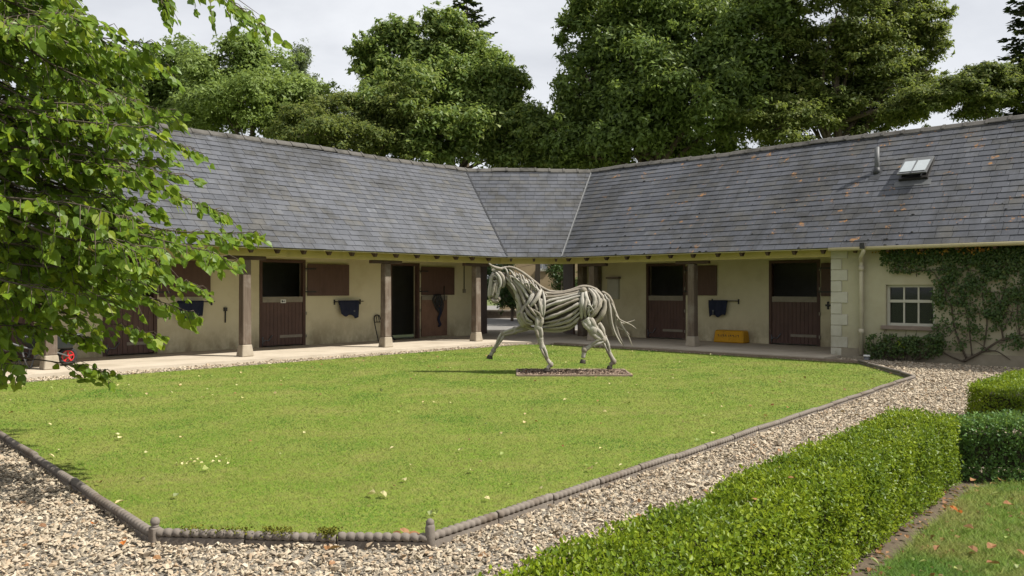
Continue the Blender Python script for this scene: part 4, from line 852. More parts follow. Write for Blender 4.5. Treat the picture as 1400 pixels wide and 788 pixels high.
stick([hz_(200, 124, -.05), hz_(168, 128, -.07), hz_(148, 120, -.075), hz_(136, 104, -.07)], [9 * ZM, 9 * ZM, 3 * ZM], name='ear')
stick([hz_(140, 128, .0), hz_(165, 135, .02), hz_(210, 118, .02), hz_(245, 112, 0)], [5 * ZM, 10 * ZM, 7 * ZM], name='forelock')
# legs
def leg(chain, dy, hoofp, hs, fdir):
    """chain of (zx, zy, r); big bones as overlapping branches, knots at the joints, hoof at the end"""
    for i in range(len(chain) - 1):
        (x0, y0, r0), (x1, y1, r1) = chain[i], chain[i + 1]; L = math.hypot(x1 - x0, y1 - y0); bx, by = (y1 - y0) / L, -(x1 - x0) / L; bow = U(-2, 2)
        ext = 4; ux, uy = (x1 - x0) / L, (y1 - y0) / L
        stick([hz_(x0 - ux * ext, y0 - uy * ext, dy), hz_((x0 + x1) / 2 + bx * bow, (y0 + y1) / 2 + by * bow, dy), hz_(x1 + ux * ext, y1 + uy * ext, dy)], [r0 * ZM * .86, (r0 + r1) / 2 * ZM * .86, r1 * ZM * .9], taper=False, jit=.09, n=10)
        if L > 60 and r0 > 14:
            for q in (-1, 1): stick([hz_(x0 + bx * r0 * .55 * q, y0 + by * r0 * .55 * q, dy + .035), hz_((x0 + x1) / 2 + bx * r0 * .5 * q, (y0 + y1) / 2 + by * r0 * .5 * q, dy + .045), hz_(x1 + bx * r1 * .3 * q, y1 + by * r1 * .3 * q, dy + .03)], [r0 * ZM * .42, r0 * ZM * .45, r1 * ZM * .4])
    for (x, y, r) in chain[1:-1]:
        MB().ball(hz_(x, y, dy), r * ZM * 1.04, sz=1.15).build('joint_knot', M['drift'], horse)
    (x, y) = hoofp; m = MB(); fd = fdir; n = 14; rg = []
    for zz, rr_, ox in ((-11, .78, 2), (-4, .9, 0), (6, 1.05, -2), (11, 1.12, -3)):
        rg.append([hz_(x + ox * fd + hs * rr_ * math.cos(a) * 1.0, y + zz + (hs * .16 * math.cos(a) if hoofp[1] < 690 else 0), dy + hs * ZM * rr_ * .85 * math.sin(a)) for a in [2 * math.pi * j / n for j in range(n)]])
    m.rings(rg).build('hoof', M['hoof'], horse)
leg([(428, 408, 27), (418, 470, 25), (430, 535, 20), (443, 588, 18), (468, 650, 12), (492, 688, 15), (474, 706, 13)], .21, (469, 718), 20, 1)
leg([(372, 462, 26), (280, 493, 20), (207, 515, 19), (168, 588, 12), (150, 616, 14), (134, 645, 12)], -.19, (129, 655), 18, 1)
leg([(700, 420, 40), (745, 488, 31), (798, 540, 21), (735, 573, 12), (690, 602, 18), (683, 645, 13)], .21, (682, 670), 17, 1)
leg([(775, 455, 32), (818, 540, 22), (850, 622, 14), (880, 682, 16), (862, 702, 12)], -.2, (856, 717), 17, 1)
# haunch
for p, r, o in (([(690, 240), (700, 290), (722, 345)], 15, .03), ([(718, 238), (748, 290), (742, 350)], 13, .04), ([(735, 240), (772, 290), (770, 340)], 12, .03), ([(755, 246), (796, 285), (806, 320)], 12, .02), ([(806, 298), (812, 350), (780, 415), (725, 452)], 17, .03), ([(790, 300), (772, 350), (730, 405), (700, 430)], 16, .05),
                ([(682, 258), (672, 330), (676, 420)], 17, .035), ([(700, 300), (690, 360), (698, 420)], 12, .06), ([(812, 340), (800, 400), (772, 450)], 13, .0), ([(715, 330), (712, 380), (720, 420)], 8, .07), ([(735, 335), (720, 350), (700, 352)], 6, .07), ([(740, 360), (722, 372), (706, 392)], 6, .075), ([(705, 330), (725, 345), (738, 368)], 5, .08), ([(760, 300), (752, 350), (730, 385)], 9, .05)):
    bstick(p, [r * .7, r * .92, r * .66], out=o, jit=.2)
for sg in (1, -1): MB().ball(hz_(686, 252, sg * .19), 21 * ZM).build('hip_knot', M['drift'], horse)
# tail
TAIL = [([(795, 262), (855, 315), (885, 400), (882, 480), (912, 545), (938, 592)], 8, 0), ([(838, 300), (852, 400), (868, 480), (900, 548), (920, 575)], 7, .05), ([(826, 295), (842, 420), (866, 500), (880, 530)], 7, -.05), ([(858, 325), (890, 400), (915, 455), (952, 512), (982, 584)], 7, .03), ([(880, 395), (905, 425), (945, 445), (975, 458), (1004, 480)], 5, .06), ([(885, 420), (925, 448), (962, 442), (1000, 428)], 5, -.02), ([(895, 470), (920, 486), (950, 500), (965, 520)], 4.5, .02), ([(836, 285), (872, 350), (884, 450), (905, 520), (925, 560)], 7, -.03), ([(815, 275), (848, 350), (856, 440), (872, 520)], 8, .03), ([(800, 258), (840, 285), (868, 335), (882, 390)], 10, .0)]
for p, r, dy in TAIL: stick([hz_(x, y, dy) for x, y in p], [r * ZM, r * ZM * .9, r * ZM * .45], name='tail_strand', n=7, seg=18)

# ================================================================== THINGS IN THE VERANDA
def rug(label, axis, x0, x1, z, drop, skew, seed, back=.35):
    rng = random.Random(seed); pl = WLB if axis == 'b' else WRA; fx = (lambda x: La(x)) if axis == 'b' else (lambda x: Rb(x)); f = ladd(axis, 1)
    s0, s1 = fx(x0), fx(x1); base = f((s0 + s1) / 2, .1, z); r = root('folded_rug', label, 'horse rug', base, ab=True, group='horse rugs on wall rails')
    m = MB(); nx, nz = 13, 9; V = []; idx = {}
    for side_ in range(2):
        for i in range(nx):
            for k in range(nz):
                u, v = i / (nx - 1), k / (nz - 1); s = s0 + (s1 - s0) * u; L = drop * (1 + skew * (u - .5)) * (1 - .18 * abs(math.sin(u * 5 + seed)))
                s += (.10 * (s1 - s0)) * (v ** 1.5) * (-(u - .5)) * 1.6
                fold = .022 * math.sin(u * 17 + seed + v * 1.2) * v + .012 * math.sin(u * 31 + seed * 2)
                o = .115 + .012 + fold + .03 * v if side_ == 0 else .085 - .015 * v
                LL = L if side_ == 0 else L * back
                m.v.append(f(s, o, z + .018 - LL * v)); idx[(side_, i, k)] = len(m.v) - 1
    for sd_ in range(2):
        for i in range(nx - 1):
            for k in range(nz - 1): m.face([idx[(sd_, i, k)], idx[(sd_, i + 1, k)], idx[(sd_, i + 1, k + 1)], idx[(sd_, i, k + 1)]], True)
    for i in range(nx - 1): m.face([idx[(0, i, 0)], idx[(0, i + 1, 0)], idx[(1, i + 1, 0)], idx[(1, i, 0)]], True)
    o = m.build('rug_cloth', M['navy'], r); md = o.modifiers.new('thick', 'SOLIDIFY'); md.thickness = .014
    m = MB(); c = s0 + (s1 - s0) * .72; m.box(f(c - .025, .16, z - drop * .62), f(c + .025, .175, z - drop * .52)); m.box(f(c - .012, .16, z - drop * .80), f(c + .012, .172, z - drop * .62)); m.build('rug_buckle', M['steel'], r)
rug('navy horse rug half hidden by hanging leaves on the rail beside the shaded door', 'b', 240, 275, 1.24, .50, -.5, 1)
rug('navy horse rug on the rail between the signed door and the open doorway', 'b', 460, 487, 1.20, .47, .2, 2)
rug('dark navy horse rug on the rail above the yellow box', 'a', 997, 972, 1.21, .50, .05, 4)
# headcollars hanging on the open lower leaf
f = ladd('b', 1); s0 = La(595); hc = root('head_collars', 'black leather head collars hanging over the open brown lower door', 'head collar', f(s0, .09, 1.25), ab=True)
m = MB(); rng = random.Random(3)
for k in range(9):
    c = s0 + rng.uniform(-.15, .14); zt = 1.38; ln = rng.uniform(.3, .62); w = rng.uniform(.05, .13); cs = rng.uniform(-.03, .08)
    m.tube(spline([f(c, .10 + .01 * k % 3, zt), f(c - w, .11, zt - ln * .45), f(c + cs, .12, zt - ln), f(c + w + cs, .115, zt - ln * .5), f(c + .03, .10, zt)], 16), .016, 6)
m.build('strap', M['iron'], hc)
for k in range(3): MB().box(f(s0 - .16 + k * .12, .085, 1.33), f(s0 - .10 + k * .12, .10, 1.365)).build('metal_clip', M['steel'], hc)
m = MB()
for k in range(3): c = s0 + .02 + .03 * k; m.tube(spline([f(c, .12, .98), f(c + .06, .13, .82), f(c - .03, .13, .62), f(c + .05, .125, .46), f(c - .01, .12, .40)], 14), .017, 6)
m.build('lead_rope', M['navy'], hc)
# metal stand
f = ladd('b', 1); s0, s1 = La(505), La(522); ms = root('metal_stand', 'thin black metal A shaped stand leaning on the wall beside an oak post', 'stand', f((s0 + s1) / 2, .3, PZ), ab=True)
sm = (s0 + s1) / 2; m = MB(); m.tube(spline([f(s0, .42, PZ + .01), f(sm - .12, .1, .62), f(sm - .06, .06, .78), f(sm + .08, .06, .78), f(sm + .14, .1, .62), f(s1 + .15, .42, PZ + .01)], 20), .016, 6); m.build('frame', M['iron'], ms)
m = MB(); m.tube([f(sm - .11, .11, .60), f(sm + .13, .11, .60)], .013, 6)
for k in (-.03, .05): m.tube([f(sm + k, .11, .60), f(sm + k, .06, .77)], .01, 6)
m.build('cross_bar', M['iron'], ms); m = MB(); m.tube([f(sm + .1, .3, PZ + .04), f(sm + .2, .34, PZ + .03), f(sm + .3, .3, PZ + .06)], .03, 6); m.build('foot_plate', M['iron'], ms)
# yellow box
fr = ladd('a', 1); b0, b1 = Rb(1026), Rb(985); yb = root('yellow_box', 'worn yellow plastic block with dark faded lettering on the veranda paving', 'mounting block', fr((b0 + b1) / 2, .3, PZ), ab=True)
m = MB(); m.hexa([fr(b0, .02, PZ + .005), fr(b1, .02, PZ + .005), fr(b1, .42, PZ + .005), fr(b0, .42, PZ + .005), fr(b0 + .03, .05, PZ + .34), fr(b1 - .03, .05, PZ + .34), fr(b1 - .03, .38, PZ + .34), fr(b0 + .03, .38, PZ + .34)]); m.build('body', M['yellow'], yb, bevel=.03)
m = MB(); m.box(fr(b0 + .06, .4, PZ + .07), fr(b1 - .06, .415, PZ + .28)); m.build('front_panel', M['yellow'], yb, bevel=.006)
m = MB(); w = (b1 - b0 - .24) / 9; rng = random.Random(5)
for k in range(9):
    c = b1 - .12 - (k + .5) * w
    m.box(fr(c - w * .36, .4155, PZ + .165), fr(c - w * .16, .4165, PZ + .225))
    if k % 3 != 1: m.box(fr(c - w * .16, .4155, PZ + .20), fr(c + w * .22, .4164, PZ + .225))
    if k % 2: m.box(fr(c + w * .12, .4155, PZ + .165), fr(c + w * .30, .4163, PZ + .20))
m.build('lettering', M['doorframe'], yb)
# red buckets / dark bin glimpsed behind the horse's tail: a dark red wheelbarrow-side; wheelbarrow by the far-left post
wc = onb(92, 489, 17.05); wr = .185; wb = root('wheelbarrow', 'dark wheelbarrow with red spoked wheel parked behind the post under the lime leaves', 'wheelbarrow', (wc[0], wc[1], PZ), ab=True)
a, b = wc[0], wc[1]; zc = PZ + wr
m = MB(); n = 24
for (r0, w0) in ((0, 0),):
    rg = []
    for j in range(n): th = 2 * math.pi * j / n; rg.append([(a + math.cos(th) * (wr - .045 + .045 * math.cos(p)), b + .05 * math.sin(p), zc + math.sin(th) * (wr - .045 + .045 * math.cos(p))) for p in [2 * math.pi * q / 10 for q in range(10)]])
    m.rings(rg + [rg[0]], cap=False)
wh = m.build('wheel', M['rubber'], wb); m = MB()
m.tube([(a, b - .045, zc), (a, b + .045, zc)], .03, 12); rg = []
for j in range(n + 1): th = 2 * math.pi * j / n; rg.append([(a + math.cos(th) * r, b + y, zc + math.sin(th) * r) for r, y in ((.10, -.04), (.143, -.035), (.143, .035), (.10, .04))])
m.rings(rg, cap=False, smooth=False)
for k in range(5):
    th = 2 * math.pi * k / 5 + .3; d = Vector((math.cos(th), 0, math.sin(th))); m.bar(Vector((a, b - .02, zc)) + d * .02, Vector((a, b - .02, zc)) + d * .11, .03, .042, (0, 1, 0))
m.build('rim', M['red'], wh)
m = MB(); P = [(.15, -.22, .34), (-.45, -.22, .34), (-.45, .22, .34), (.15, .22, .34)]; Q = [(.34, -.31, .62), (-.72, -.31, .62), (-.72, .31, .62), (.34, .31, .62)]; o3 = Vector((a - .12, b + .05, PZ))
m.hexa([o3 + Vector(p) for p in P] + [o3 + Vector(p) for p in Q]); m.build('tray', M['tray'], wb, bevel=.02)
for sg in (-.2, .2):
    m = MB(); m.tube(spline([(a, b + sg * .3, zc), (a - .35, b + sg, PZ + .31), (a - .8, b + sg * 1.2, PZ + .40), (a - 1.35, b + sg * 1.5, PZ + .66)], 14), .016, 8); m.build('handle', M['steel'], wb)
    m = MB(); m.tube(spline([(a - .45, b + sg, PZ + .33), (a - .62, b + sg, PZ + .22), (a - .70, b + sg, PZ + .01), (a - .80, b + sg, PZ + .20), (a - .84, b + sg, PZ + .40)], 14), .014, 6); m.build('leg', M['steel'], wb)
# small white tap box at the foot of the downpipe
q = ona(1185, 495, RMA - .42); tb = root('drain_cap', 'small white plastic drain cap by the foot of the downpipe', 'drain cap', (q[0], q[1], 0), ab=True)
m = MB(); m.tube([(q[0], q[1], -.05), (q[0], q[1], .09)], .06, 12); m.build('stub_pipe', M['steel'], tb); m = MB(); m.tube([(q[0], q[1], .09), (q[0], q[1], .125)], .07, 12); m.build('cap', M['white'], tb)

# ================================================================== BEYOND THE PASSAGE
hs = root('stone_house', 'tan rendered house with white sash window seen through the passage', 'house', (1.4, 52, 0))
m = MB(); hx0, hx1 = -.8, 7; 
wxa, wxb = at(735, 360, 52).x, at(749, 360, 52).x; wza = at(740, 369, 52).z
m.box((hx0, 52, 0), (wxa, 52.3, 6)); m.box((wxb, 52, 0), (hx1, 52.3, 6)); m.box((wxa, 52, 0), (wxb, 52.3, wza)); m.box((wxa, 52, wza + 1.25), (wxb, 52.3, 6)); m.box((hx0, 52.3, 0), (hx0 + .3, 58, 6)); m.box((hx1 - .3, 52.3, 0), (hx1, 58, 6)); m.build('wall', M['housewall'], hs)
m = MB(); m.prism([(hx0 - .2, 51.7, 5.9), (hx0 - .2, 58.2, 5.9), (hx0 - .2, 55, 8.6)], (hx1 - hx0 + .4, 0, 0)); m.build('roof', M['deck'], hs)
m = MB()
for x0, x1 in ((wxa, wxa + .06), (wxb - .06, wxb), ((wxa + wxb) / 2 - .03, (wxa + wxb) / 2 + .03)): m.box((x0, 52.08, wza), (x1, 52.16, wza + 1.25))
m.box((wxa, 52.085, wza), (wxb, 52.155, wza + .07)); m.box((wxa, 52.085, wza + .6), (wxb, 52.155, wza + .66)); w_ = m.build('window', M['white'], hs)
MB().box((wxa, 52.18, wza), (wxb, 52.2, wza + 1.25)).build('pane', M['glass'], w_); MB().box((wxa - .1, 51.9, wza - .1), (wxb + .1, 52.1, wza)).build('sill', M['winframe'], w_)
w0 = at(664, 437, 44); w1 = at(760, 425, 44); bw = root('low_bank_wall', 'low brown earth retaining wall across the back yard', 'wall', (0, 44, 0))
m = MB(); m.box((-3.5, 44, -.1), (5, 44.6, .33)); m.build('wall', M['soil'], bw); m = MB(); m.box((-3.55, 43.95, .33), (5.05, 44.65, .40)); m.build('coping', M['stonebase'], bw)

# ================================================================== FOLIAGE
def shell_leaves(puffs, n, L, tmpl, up=.35, jitter=.22, flat=1.0):
    """puffs: (x,y,z,r); leaves lie on and inside the puff shells"""
    pf = np.array(puffs); w = pf[:, 3] ** 2; idx = RNG.choice(len(pf), n, p=w / w.sum()); d = rand_dirs(n); d[:, 2] = np.abs(d[:, 2]) * np.where(RNG.random(n) < .72, 1, -1); d = nrm(d)
    rr = pf[idx, 3] * np.where(RNG.random(n) < .24, 1 + np.abs(RNG.normal(0, .30, n)), 1 - np.abs(RNG.normal(0, jitter, n))); P = pf[idx, :3] + d * rr[:, None] * np.array([1, 1, flat])
    Nn = nrm(d + rand_dirs(n) * .75 + np.array([0, 0, up])); D = np.cross(Nn, rand_dirs(n)); D[:, 2] -= .12
    return P, D, Nn, L * RNG.uniform(.65, 1.3, n)
def add_leaves(name, P, D, Nn, L, tmpl, mat, parent, kind=None, rnd=None):
    V, T, r = leaves_np(P - np.array(org(parent)), D, Nn, L, tmpl, rnd); o = link(name, npmesh(name, V, T, r), mat, parent)
    if kind: o['kind'] = kind
    return o
def limb(m, p0, p1, r0, r1, bend=.12, n=8):
    p0, p1 = Vector(p0), Vector(p1); d = (p1 - p0); c = (p0 + p1) / 2 + Vector((U(-1, 1), U(-1, 1), U(0, 1))) * d.length * bend; P = spline([p0, c, p1], 9)
    m.tube(P, [r0 + (r1 - r0) * i / 8 for i in range(9)], n)
def tree(label, name, D, clumps, n, L, mat, trunk, mat2=None, puff=.40, group='trees behind the stables', flat=.8, sub=36, up=.4, jitter=.42, tr=.35):
    """clumps: (px, py, rx, ry) outline lumps in the picture at depth D; each becomes an ellipsoid set at its own depth and is broken into puffs"""
    tx = at(trunk, 395, D); r_ = root(name, label, 'tree', (tx.x, D, 0), group=group); puffs = []; m = MB(); k = D / F
    cy = sum(c[1] for c in clumps) / len(clumps); topz = max(at(c[0], c[1], D).z for c in clumps); fork = Vector((tx.x, D, max(2.0, topz * .35)))
    m.tube(spline([(tx.x, D, -.1), (tx.x + U(-.2, .2), D, fork.z * .5), fork, (tx.x + U(-.5, .5), D, topz * .8)], 14), [tr * (1 - .055 * i) for i in range(14)], 9)
    for (cx, cyy, rx, ry) in clumps:
        dd = U(-.7, .9) * rx * k; c = at(cx, cyy, D); c.y += dd; rxm, rzm = rx * k, ry * k; rym = min(rxm, max(rxm * .8, 1.0))
        limb(m, fork + Vector((0, 0, U(-.5, topz * .25))), fork.lerp(c, .8), tr * .36, tr * .08)
        for i in range(14):                                  # ragged sprays beyond the outline
            d = Vector(rand_dirs(1)[0]); d.z = abs(d.z) if U(0, 1) < .5 else d.z; q = U(.98, 1.32); P = c + Vector((d.x * rxm * q, d.y * rym * q, d.z * rzm * q)); puffs.append((P.x, P.y, P.z, (rxm + rzm) / 2 * U(.07, .20)))
        for i in range(sub):
            d = Vector(rand_dirs(1)[0]); d.z = d.z if U(0, 1) < .8 else abs(d.z); q = U(.45, 1.0); pr = (rxm + rzm) / 2 * puff * U(.4, 1.25)
            P = c + Vector((d.x * rxm * q * .92, d.y * rym * q, d.z * rzm * q * .92)); puffs.append((P.x, P.y, P.z, pr))
            if i % 3 == 0: limb(m, c, P, tr * .10, tr * .03, n=5)
    m.build('trunk', M['bark'], r_)
    n = int(n * 1.7); P, Dd, Nn, LL = shell_leaves(puffs, n, L * .95, TRI, up=up, flat=flat, jitter=jitter)
    kind_ = (P[:, 0] * 1.7 + P[:, 2] * 1.3 + np.sin(P[:, 1] * 2)) * 0
    pr = np.array([hash((round(x * .7), round(z * .7))) % 97 / 97 for x, z in zip(P[:, 0], P[:, 2])]); rnd = (RNG.random(n) * .62 + pr * .38)
    add_leaves('crown', P, Dd, Nn, LL, TRI, mat, r_, rnd=rnd)
    return r_
tree('rounded dull green broadleaf tree rising behind the left roof end', 'broadleaf_tree', 44, [(242, 92, 38, 40), (200, 112, 45, 42), (262, 130, 50, 45), (175, 150, 50, 50), (235, 160, 60, 45), (120, 150, 50, 60), (150, 110, 35, 45)], 30000, .23, M['syc2'], 220)
tree('open topped paler ash tree between the rounded broadleaf and the yew', 'ash_tree', 41, [(333, 75, 32, 28), (352, 95, 45, 38), (300, 118, 40, 42), (395, 128, 42, 34), (340, 150, 70, 45), (420, 140, 40, 32), (290, 160, 50, 40), (385, 165, 50, 35)], 34000, .19, M['syc2'], 345)
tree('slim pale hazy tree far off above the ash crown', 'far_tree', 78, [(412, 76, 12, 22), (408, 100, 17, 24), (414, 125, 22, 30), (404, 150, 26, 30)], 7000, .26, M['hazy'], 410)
tree('spreading golden green yew just above the left roof ridge', 'yew_tree', 37, [(425, 165, 45, 28), (470, 150, 45, 32), (520, 170, 55, 40), (445, 190, 60, 30), (560, 190, 50, 40), (490, 200, 60, 30), (395, 180, 40, 25), (545, 150, 40, 35)], 34000, .15, M['yew'], 480, flat=.5, up=.7)
tree('tall rounded sycamore in the centre above the slate valley', 'sycamore_tree', 40, [(603, 36, 36, 26), (545, 52, 34, 26), (508, 72, 26, 24), (575, 75, 55, 36), (640, 66, 42, 34), (530, 105, 45, 32), (600, 115, 60, 42), (665, 110, 40, 42), (560, 150, 65, 42), (640, 155, 60, 45), (690, 150, 30, 45), (490, 70, 16, 12), (522, 44, 18, 12), (705, 115, 22, 18), (715, 175, 24, 20), (610, 195, 80, 40), (690, 200, 40, 35), (500, 90, 20, 16)], 62000, .22, M['syc'], 610, puff=.36)
tree('leafy lower tree filling the gap beside the sycamore', 'small_tree', 39, [(735, 168, 22, 20), (735, 190, 28, 30), (718, 165, 22, 22), (745, 215, 34, 25), (700, 215, 38, 28), (765, 195, 30, 40), (795, 212, 38, 24), (825, 222, 40, 18), (770, 225, 40, 16)], 22000, .19, M['syc'], 735, tr=.2)
tree('massive dark broadleaf tree towering behind the right roof', 'large_broadleaf_tree', 38, [(850, 30, 75, 60), (815, 90, 50, 48), (790, 20, 26, 20), (795, 135, 45, 42), (780, 175, 42, 40), (870, 120, 70, 60), (930, 50, 80, 65), (940, 140, 80, 60), (850, 190, 85, 42), (960, 195, 80, 45), (1010, 60, 70, 70), (1030, 150, 70, 55), (900, -40, 120, 50), (1010, -50, 90, 60), (810, -30, 50, 40), (765, 200, 28, 30), (770, 55, 12, 9), (775, 38, 14, 9), (880, 90, 80, 60), (980, 110, 80, 60), (880, 160, 90, 50)], 92000, .23, M['big'], 900, puff=.34, tr=.5)
tree('feathery olive cedar leaning over the right roof', 'cedar_tree', 36, [(1090, 70, 60, 60), (1160, 40, 70, 60), (1240, 20, 55, 40), (1280, 40, 32, 32), (1110, 150, 70, 40), (1190, 110, 70, 50), (1250, 90, 45, 35), (1060, 180, 60, 40), (1180, 165, 70, 28), (1285, 62, 20, 16), (1120, -30, 90, 60), (1230, -40, 80, 50), (1300, 15, 14, 12), (1265, 118, 22, 14), (1060, 20, 50, 60), (1150, 100, 90, 60), (1220, 60, 60, 50), (1100, 110, 60, 50), (1200, 140, 90, 40)], 84000, .17, M['yew'], 1150, puff=.33, flat=.5, up=.7, tr=.4)
tree('low cedar boughs reaching up to the conifer above the right ridge', 'young_cedar', 33, [(1300, 130, 35, 22), (1345, 108, 40, 18), (1380, 100, 30, 16), (1330, 140, 55, 20), (1385, 130, 35, 22), (1260, 140, 40, 22), (1240, 150, 40, 15)], 26000, .14, M['yew'], 1330, flat=.45, up=.7, tr=.18)
def conifer(label, D, px, topy, basew, n, low=230):
    c = at(px, topy, D); r_ = root('conifer', label, 'tree', (c.x, D, 0), group='dark conifers behind the stables'); m = MB(); m.tube([(c.x, D, -.1), (c.x, D, c.z * .5), (c.x, D, c.z)], [.28, .16, .02], 8); Ps, Ds = [], []
    z = c.z - .25
    lowz = at(px, low, D).z
    while z > lowz:
        t = (c.z - z) / (c.z - lowz); L = .25 + basew * D / F * t ** .75; nb = 5 + int(5 * t)
        for i in range(nb):
            az = U(0, 6.283); Lb = L * U(.65, 1.15); d = Vector((math.cos(az), math.sin(az), 0)); p0 = Vector((c.x, D, z)); p1 = p0 + d * Lb + Vector((0, 0, Lb * U(-.05, .28)))
            m.tube([p0, (p0 + p1) / 2 - Vector((0, 0, Lb * .06)), p1], [.03, .02, .006], 5)
            kN = int(26 * Lb) + 8
            for q in range(kN):
                u = U(.12, 1.02); P = p0.lerp(p1, u) - Vector((0, 0, Lb * .06 * (1 - abs(2 * u - 1)))); Ps.append(P + Vector((U(-.1, .1), U(-.1, .1), U(-.09, .05))) * (1.3 - .6 * u)); s = Vector((-d.y, d.x, 0)) * random.choice((-1, 1)); Ds.append(d * U(.3, 1) + s * U(.2, .8) + Vector((0, 0, U(-.3, .25))))
        z -= U(.22, .42)
    m.build('trunk', M['bark'], r_); P = np.array([tuple(p) for p in Ps]); Dd = np.array([tuple(p) for p in Ds]); nn = len(P)
    add_leaves('crown', P, Dd, rand_dirs(nn) * .4 + np.array([0, 0, 1.]), RNG.uniform(.16, .34, nn), DIAMOND, M['conifer'], r_)
conifer('dark spire of a conifer poking out above the central sycamore', 47, 638, -8, 75, 0, 190)
conifer('dark conifer cut by the frame edge above the right ridge', 34, 1412, -40, 62, 0, 190)
tree('dark green laurel seen low through the passage under the horse head', 'laurel_bush', 40, [(690, 405, 26, 18), (715, 410, 24, 16), (675, 385, 16, 28), (735, 415, 25, 14), (668, 360, 10, 20)], 9000, .13, M['shrub'], 700, group='shrubs beyond the passage', tr=.08)
tree('loose climbing shrub on the tan house beside its window', 'wall_shrub', 49.5, [(765, 372, 16, 22), (775, 400, 20, 25), (728, 352, 12, 9), (690, 362, 14, 16), (700, 345, 18, 10)], 7000, .13, M['shrub'], 768, group='shrubs beyond the passage', tr=.06)
m = root('yard_tree_trunk', 'slim grey tree seen in shade beyond the passage', 'tree', at(762, 395, 37.5) * Vector((1, 1, 0))) if False else None

# ---- box hedges
def hedge(label, name, loc, rot, L, Wd, H, n, size, mat, wav=.05, gaps=0, bare=.05, ends=True):
    r_ = root(name, label, 'hedge', loc, rot, group='clipped box hedges'); c, s = math.cos(rot), math.sin(rot)
    def local(P): return P
    core = MB(); core.box((.10, -Wd / 2 + .12, .12), (L - .12, Wd / 2 - .12, H - .12)); me = core.mesh('shade_fill'); link('shade_fill', me, M['hedge_shade'], r_)  # solid fill box, coloured dark in place of shade behind the leaves
    areas = np.array([L * Wd * 1.1, L * H, L * H, Wd * H, Wd * H]); f = RNG.choice(5, n, p=areas / areas.sum()); u, v = RNG.random(n), RNG.random(n)
    x = np.where(f < 3, u * L, np.where(f == 3, 0, L)); y = np.where(f == 0, (v - .5) * Wd, np.where(f == 1, -Wd / 2, np.where(f == 2, Wd / 2, (u - .5) * Wd))); z = np.where(f == 0, H, bare + v * (H - bare))
    nx = np.where(f == 3, -1., np.where(f == 4, 1., 0)); ny = np.where(f == 1, -1., np.where(f == 2, 1., 0)); nz = np.where(f == 0, 1., .15)
    Nn = np.stack([nx, ny, nz], -1); P = np.stack([x, y, z], -1)
    wv = np.array([mnoise.noise((float(a) * 2.2, float(b) * 3.0 + rot, float(cc) * 2.6)) + .6 * mnoise.noise((float(a) * 6, float(b) * 6, float(cc) * 6 + 9)) for a, b, cc in P])
    wv = np.where(wv < -.28, wv * 1.8, wv)
    # rounded shoulders
    ed = np.minimum(1, (H - P[:, 2]) / .09); P[:, 1] *= np.where(f > 0, .90 + .10 * np.clip(ed, 0, 1), 1); P[:, 2] -= np.where(f == 0, .035 * np.clip((np.abs(P[:, 1]) / (Wd / 2)) ** 4, 0, 1), 0)
    depth = np.abs(RNG.normal(0, .042, n)); P += Nn * (wv * wav - depth + RNG.exponential(.008, n))[:, None]; P += RNG.normal(0, .012, (n, 3)); P[:, 2] = np.maximum(P[:, 2], .02)
    Dd = Nn * .5 + np.array([0, 0, .35]) + rand_dirs(n) * .95; NN = Nn + rand_dirs(n) * .85 + np.array([0, 0, .45])
    V, T, r = leaves_np(P, Dd, NN, size * RNG.uniform(.6, 1.3, n), OVAL if L > 5 else DIAMOND, None); o = link('foliage', npmesh('foliage', V, T, r), mat, r_)
    m = MB()
    for k in range(int(L / .28)):
        x = .1 + k * .28; m.tube(spline([(x, U(-.05, .05), -.03), (x + U(-.05, .05), U(-.1, .1), .12), (x + U(-.1, .1), U(-.14, .14), H * .7)], 6), [.014, .011, .008, .006, .005, .004], 6)
    m.build('stem', M['twig'], None).parent = r_
    return r_
# main hedge: far end near (3.5, 6.6), runs towards the camera
hd_ = Vector((.640, .768)).normalized(); far = Vector((3.34, 6.58)); near_ = far - hd_ * 6.1
hedge('long bright green clipped box hedge running along the gravel path', 'box_hedge', (near_.x, near_.y, -.02), math.atan2(hd_.y, hd_.x), 6.1, .48, .56, 105000, .0225, M['box_leaf'], wav=.045)
h2 = Vector((5.36, 8.95)); d2 = Vector((.72, .694))
hedge('thick square ended box hedge block beyond the gravel gap', 'box_hedge', (h2.x, h2.y, -.02), math.atan2(d2.y, d2.x), 3.4, .62, .50, 52000, .024, M['box_leaf'], wav=.04)
d3 = Vector((.985, -.17)).normalized()
hedge('lower dark blue green box row in shade at the end of the long hedge', 'box_hedge', (3.62, 6.72, -.02), math.atan2(d3.y, d3.x), 2.2, .36, .50, 30000, .026, M['dark_box_leaf'], wav=.08, bare=.01)

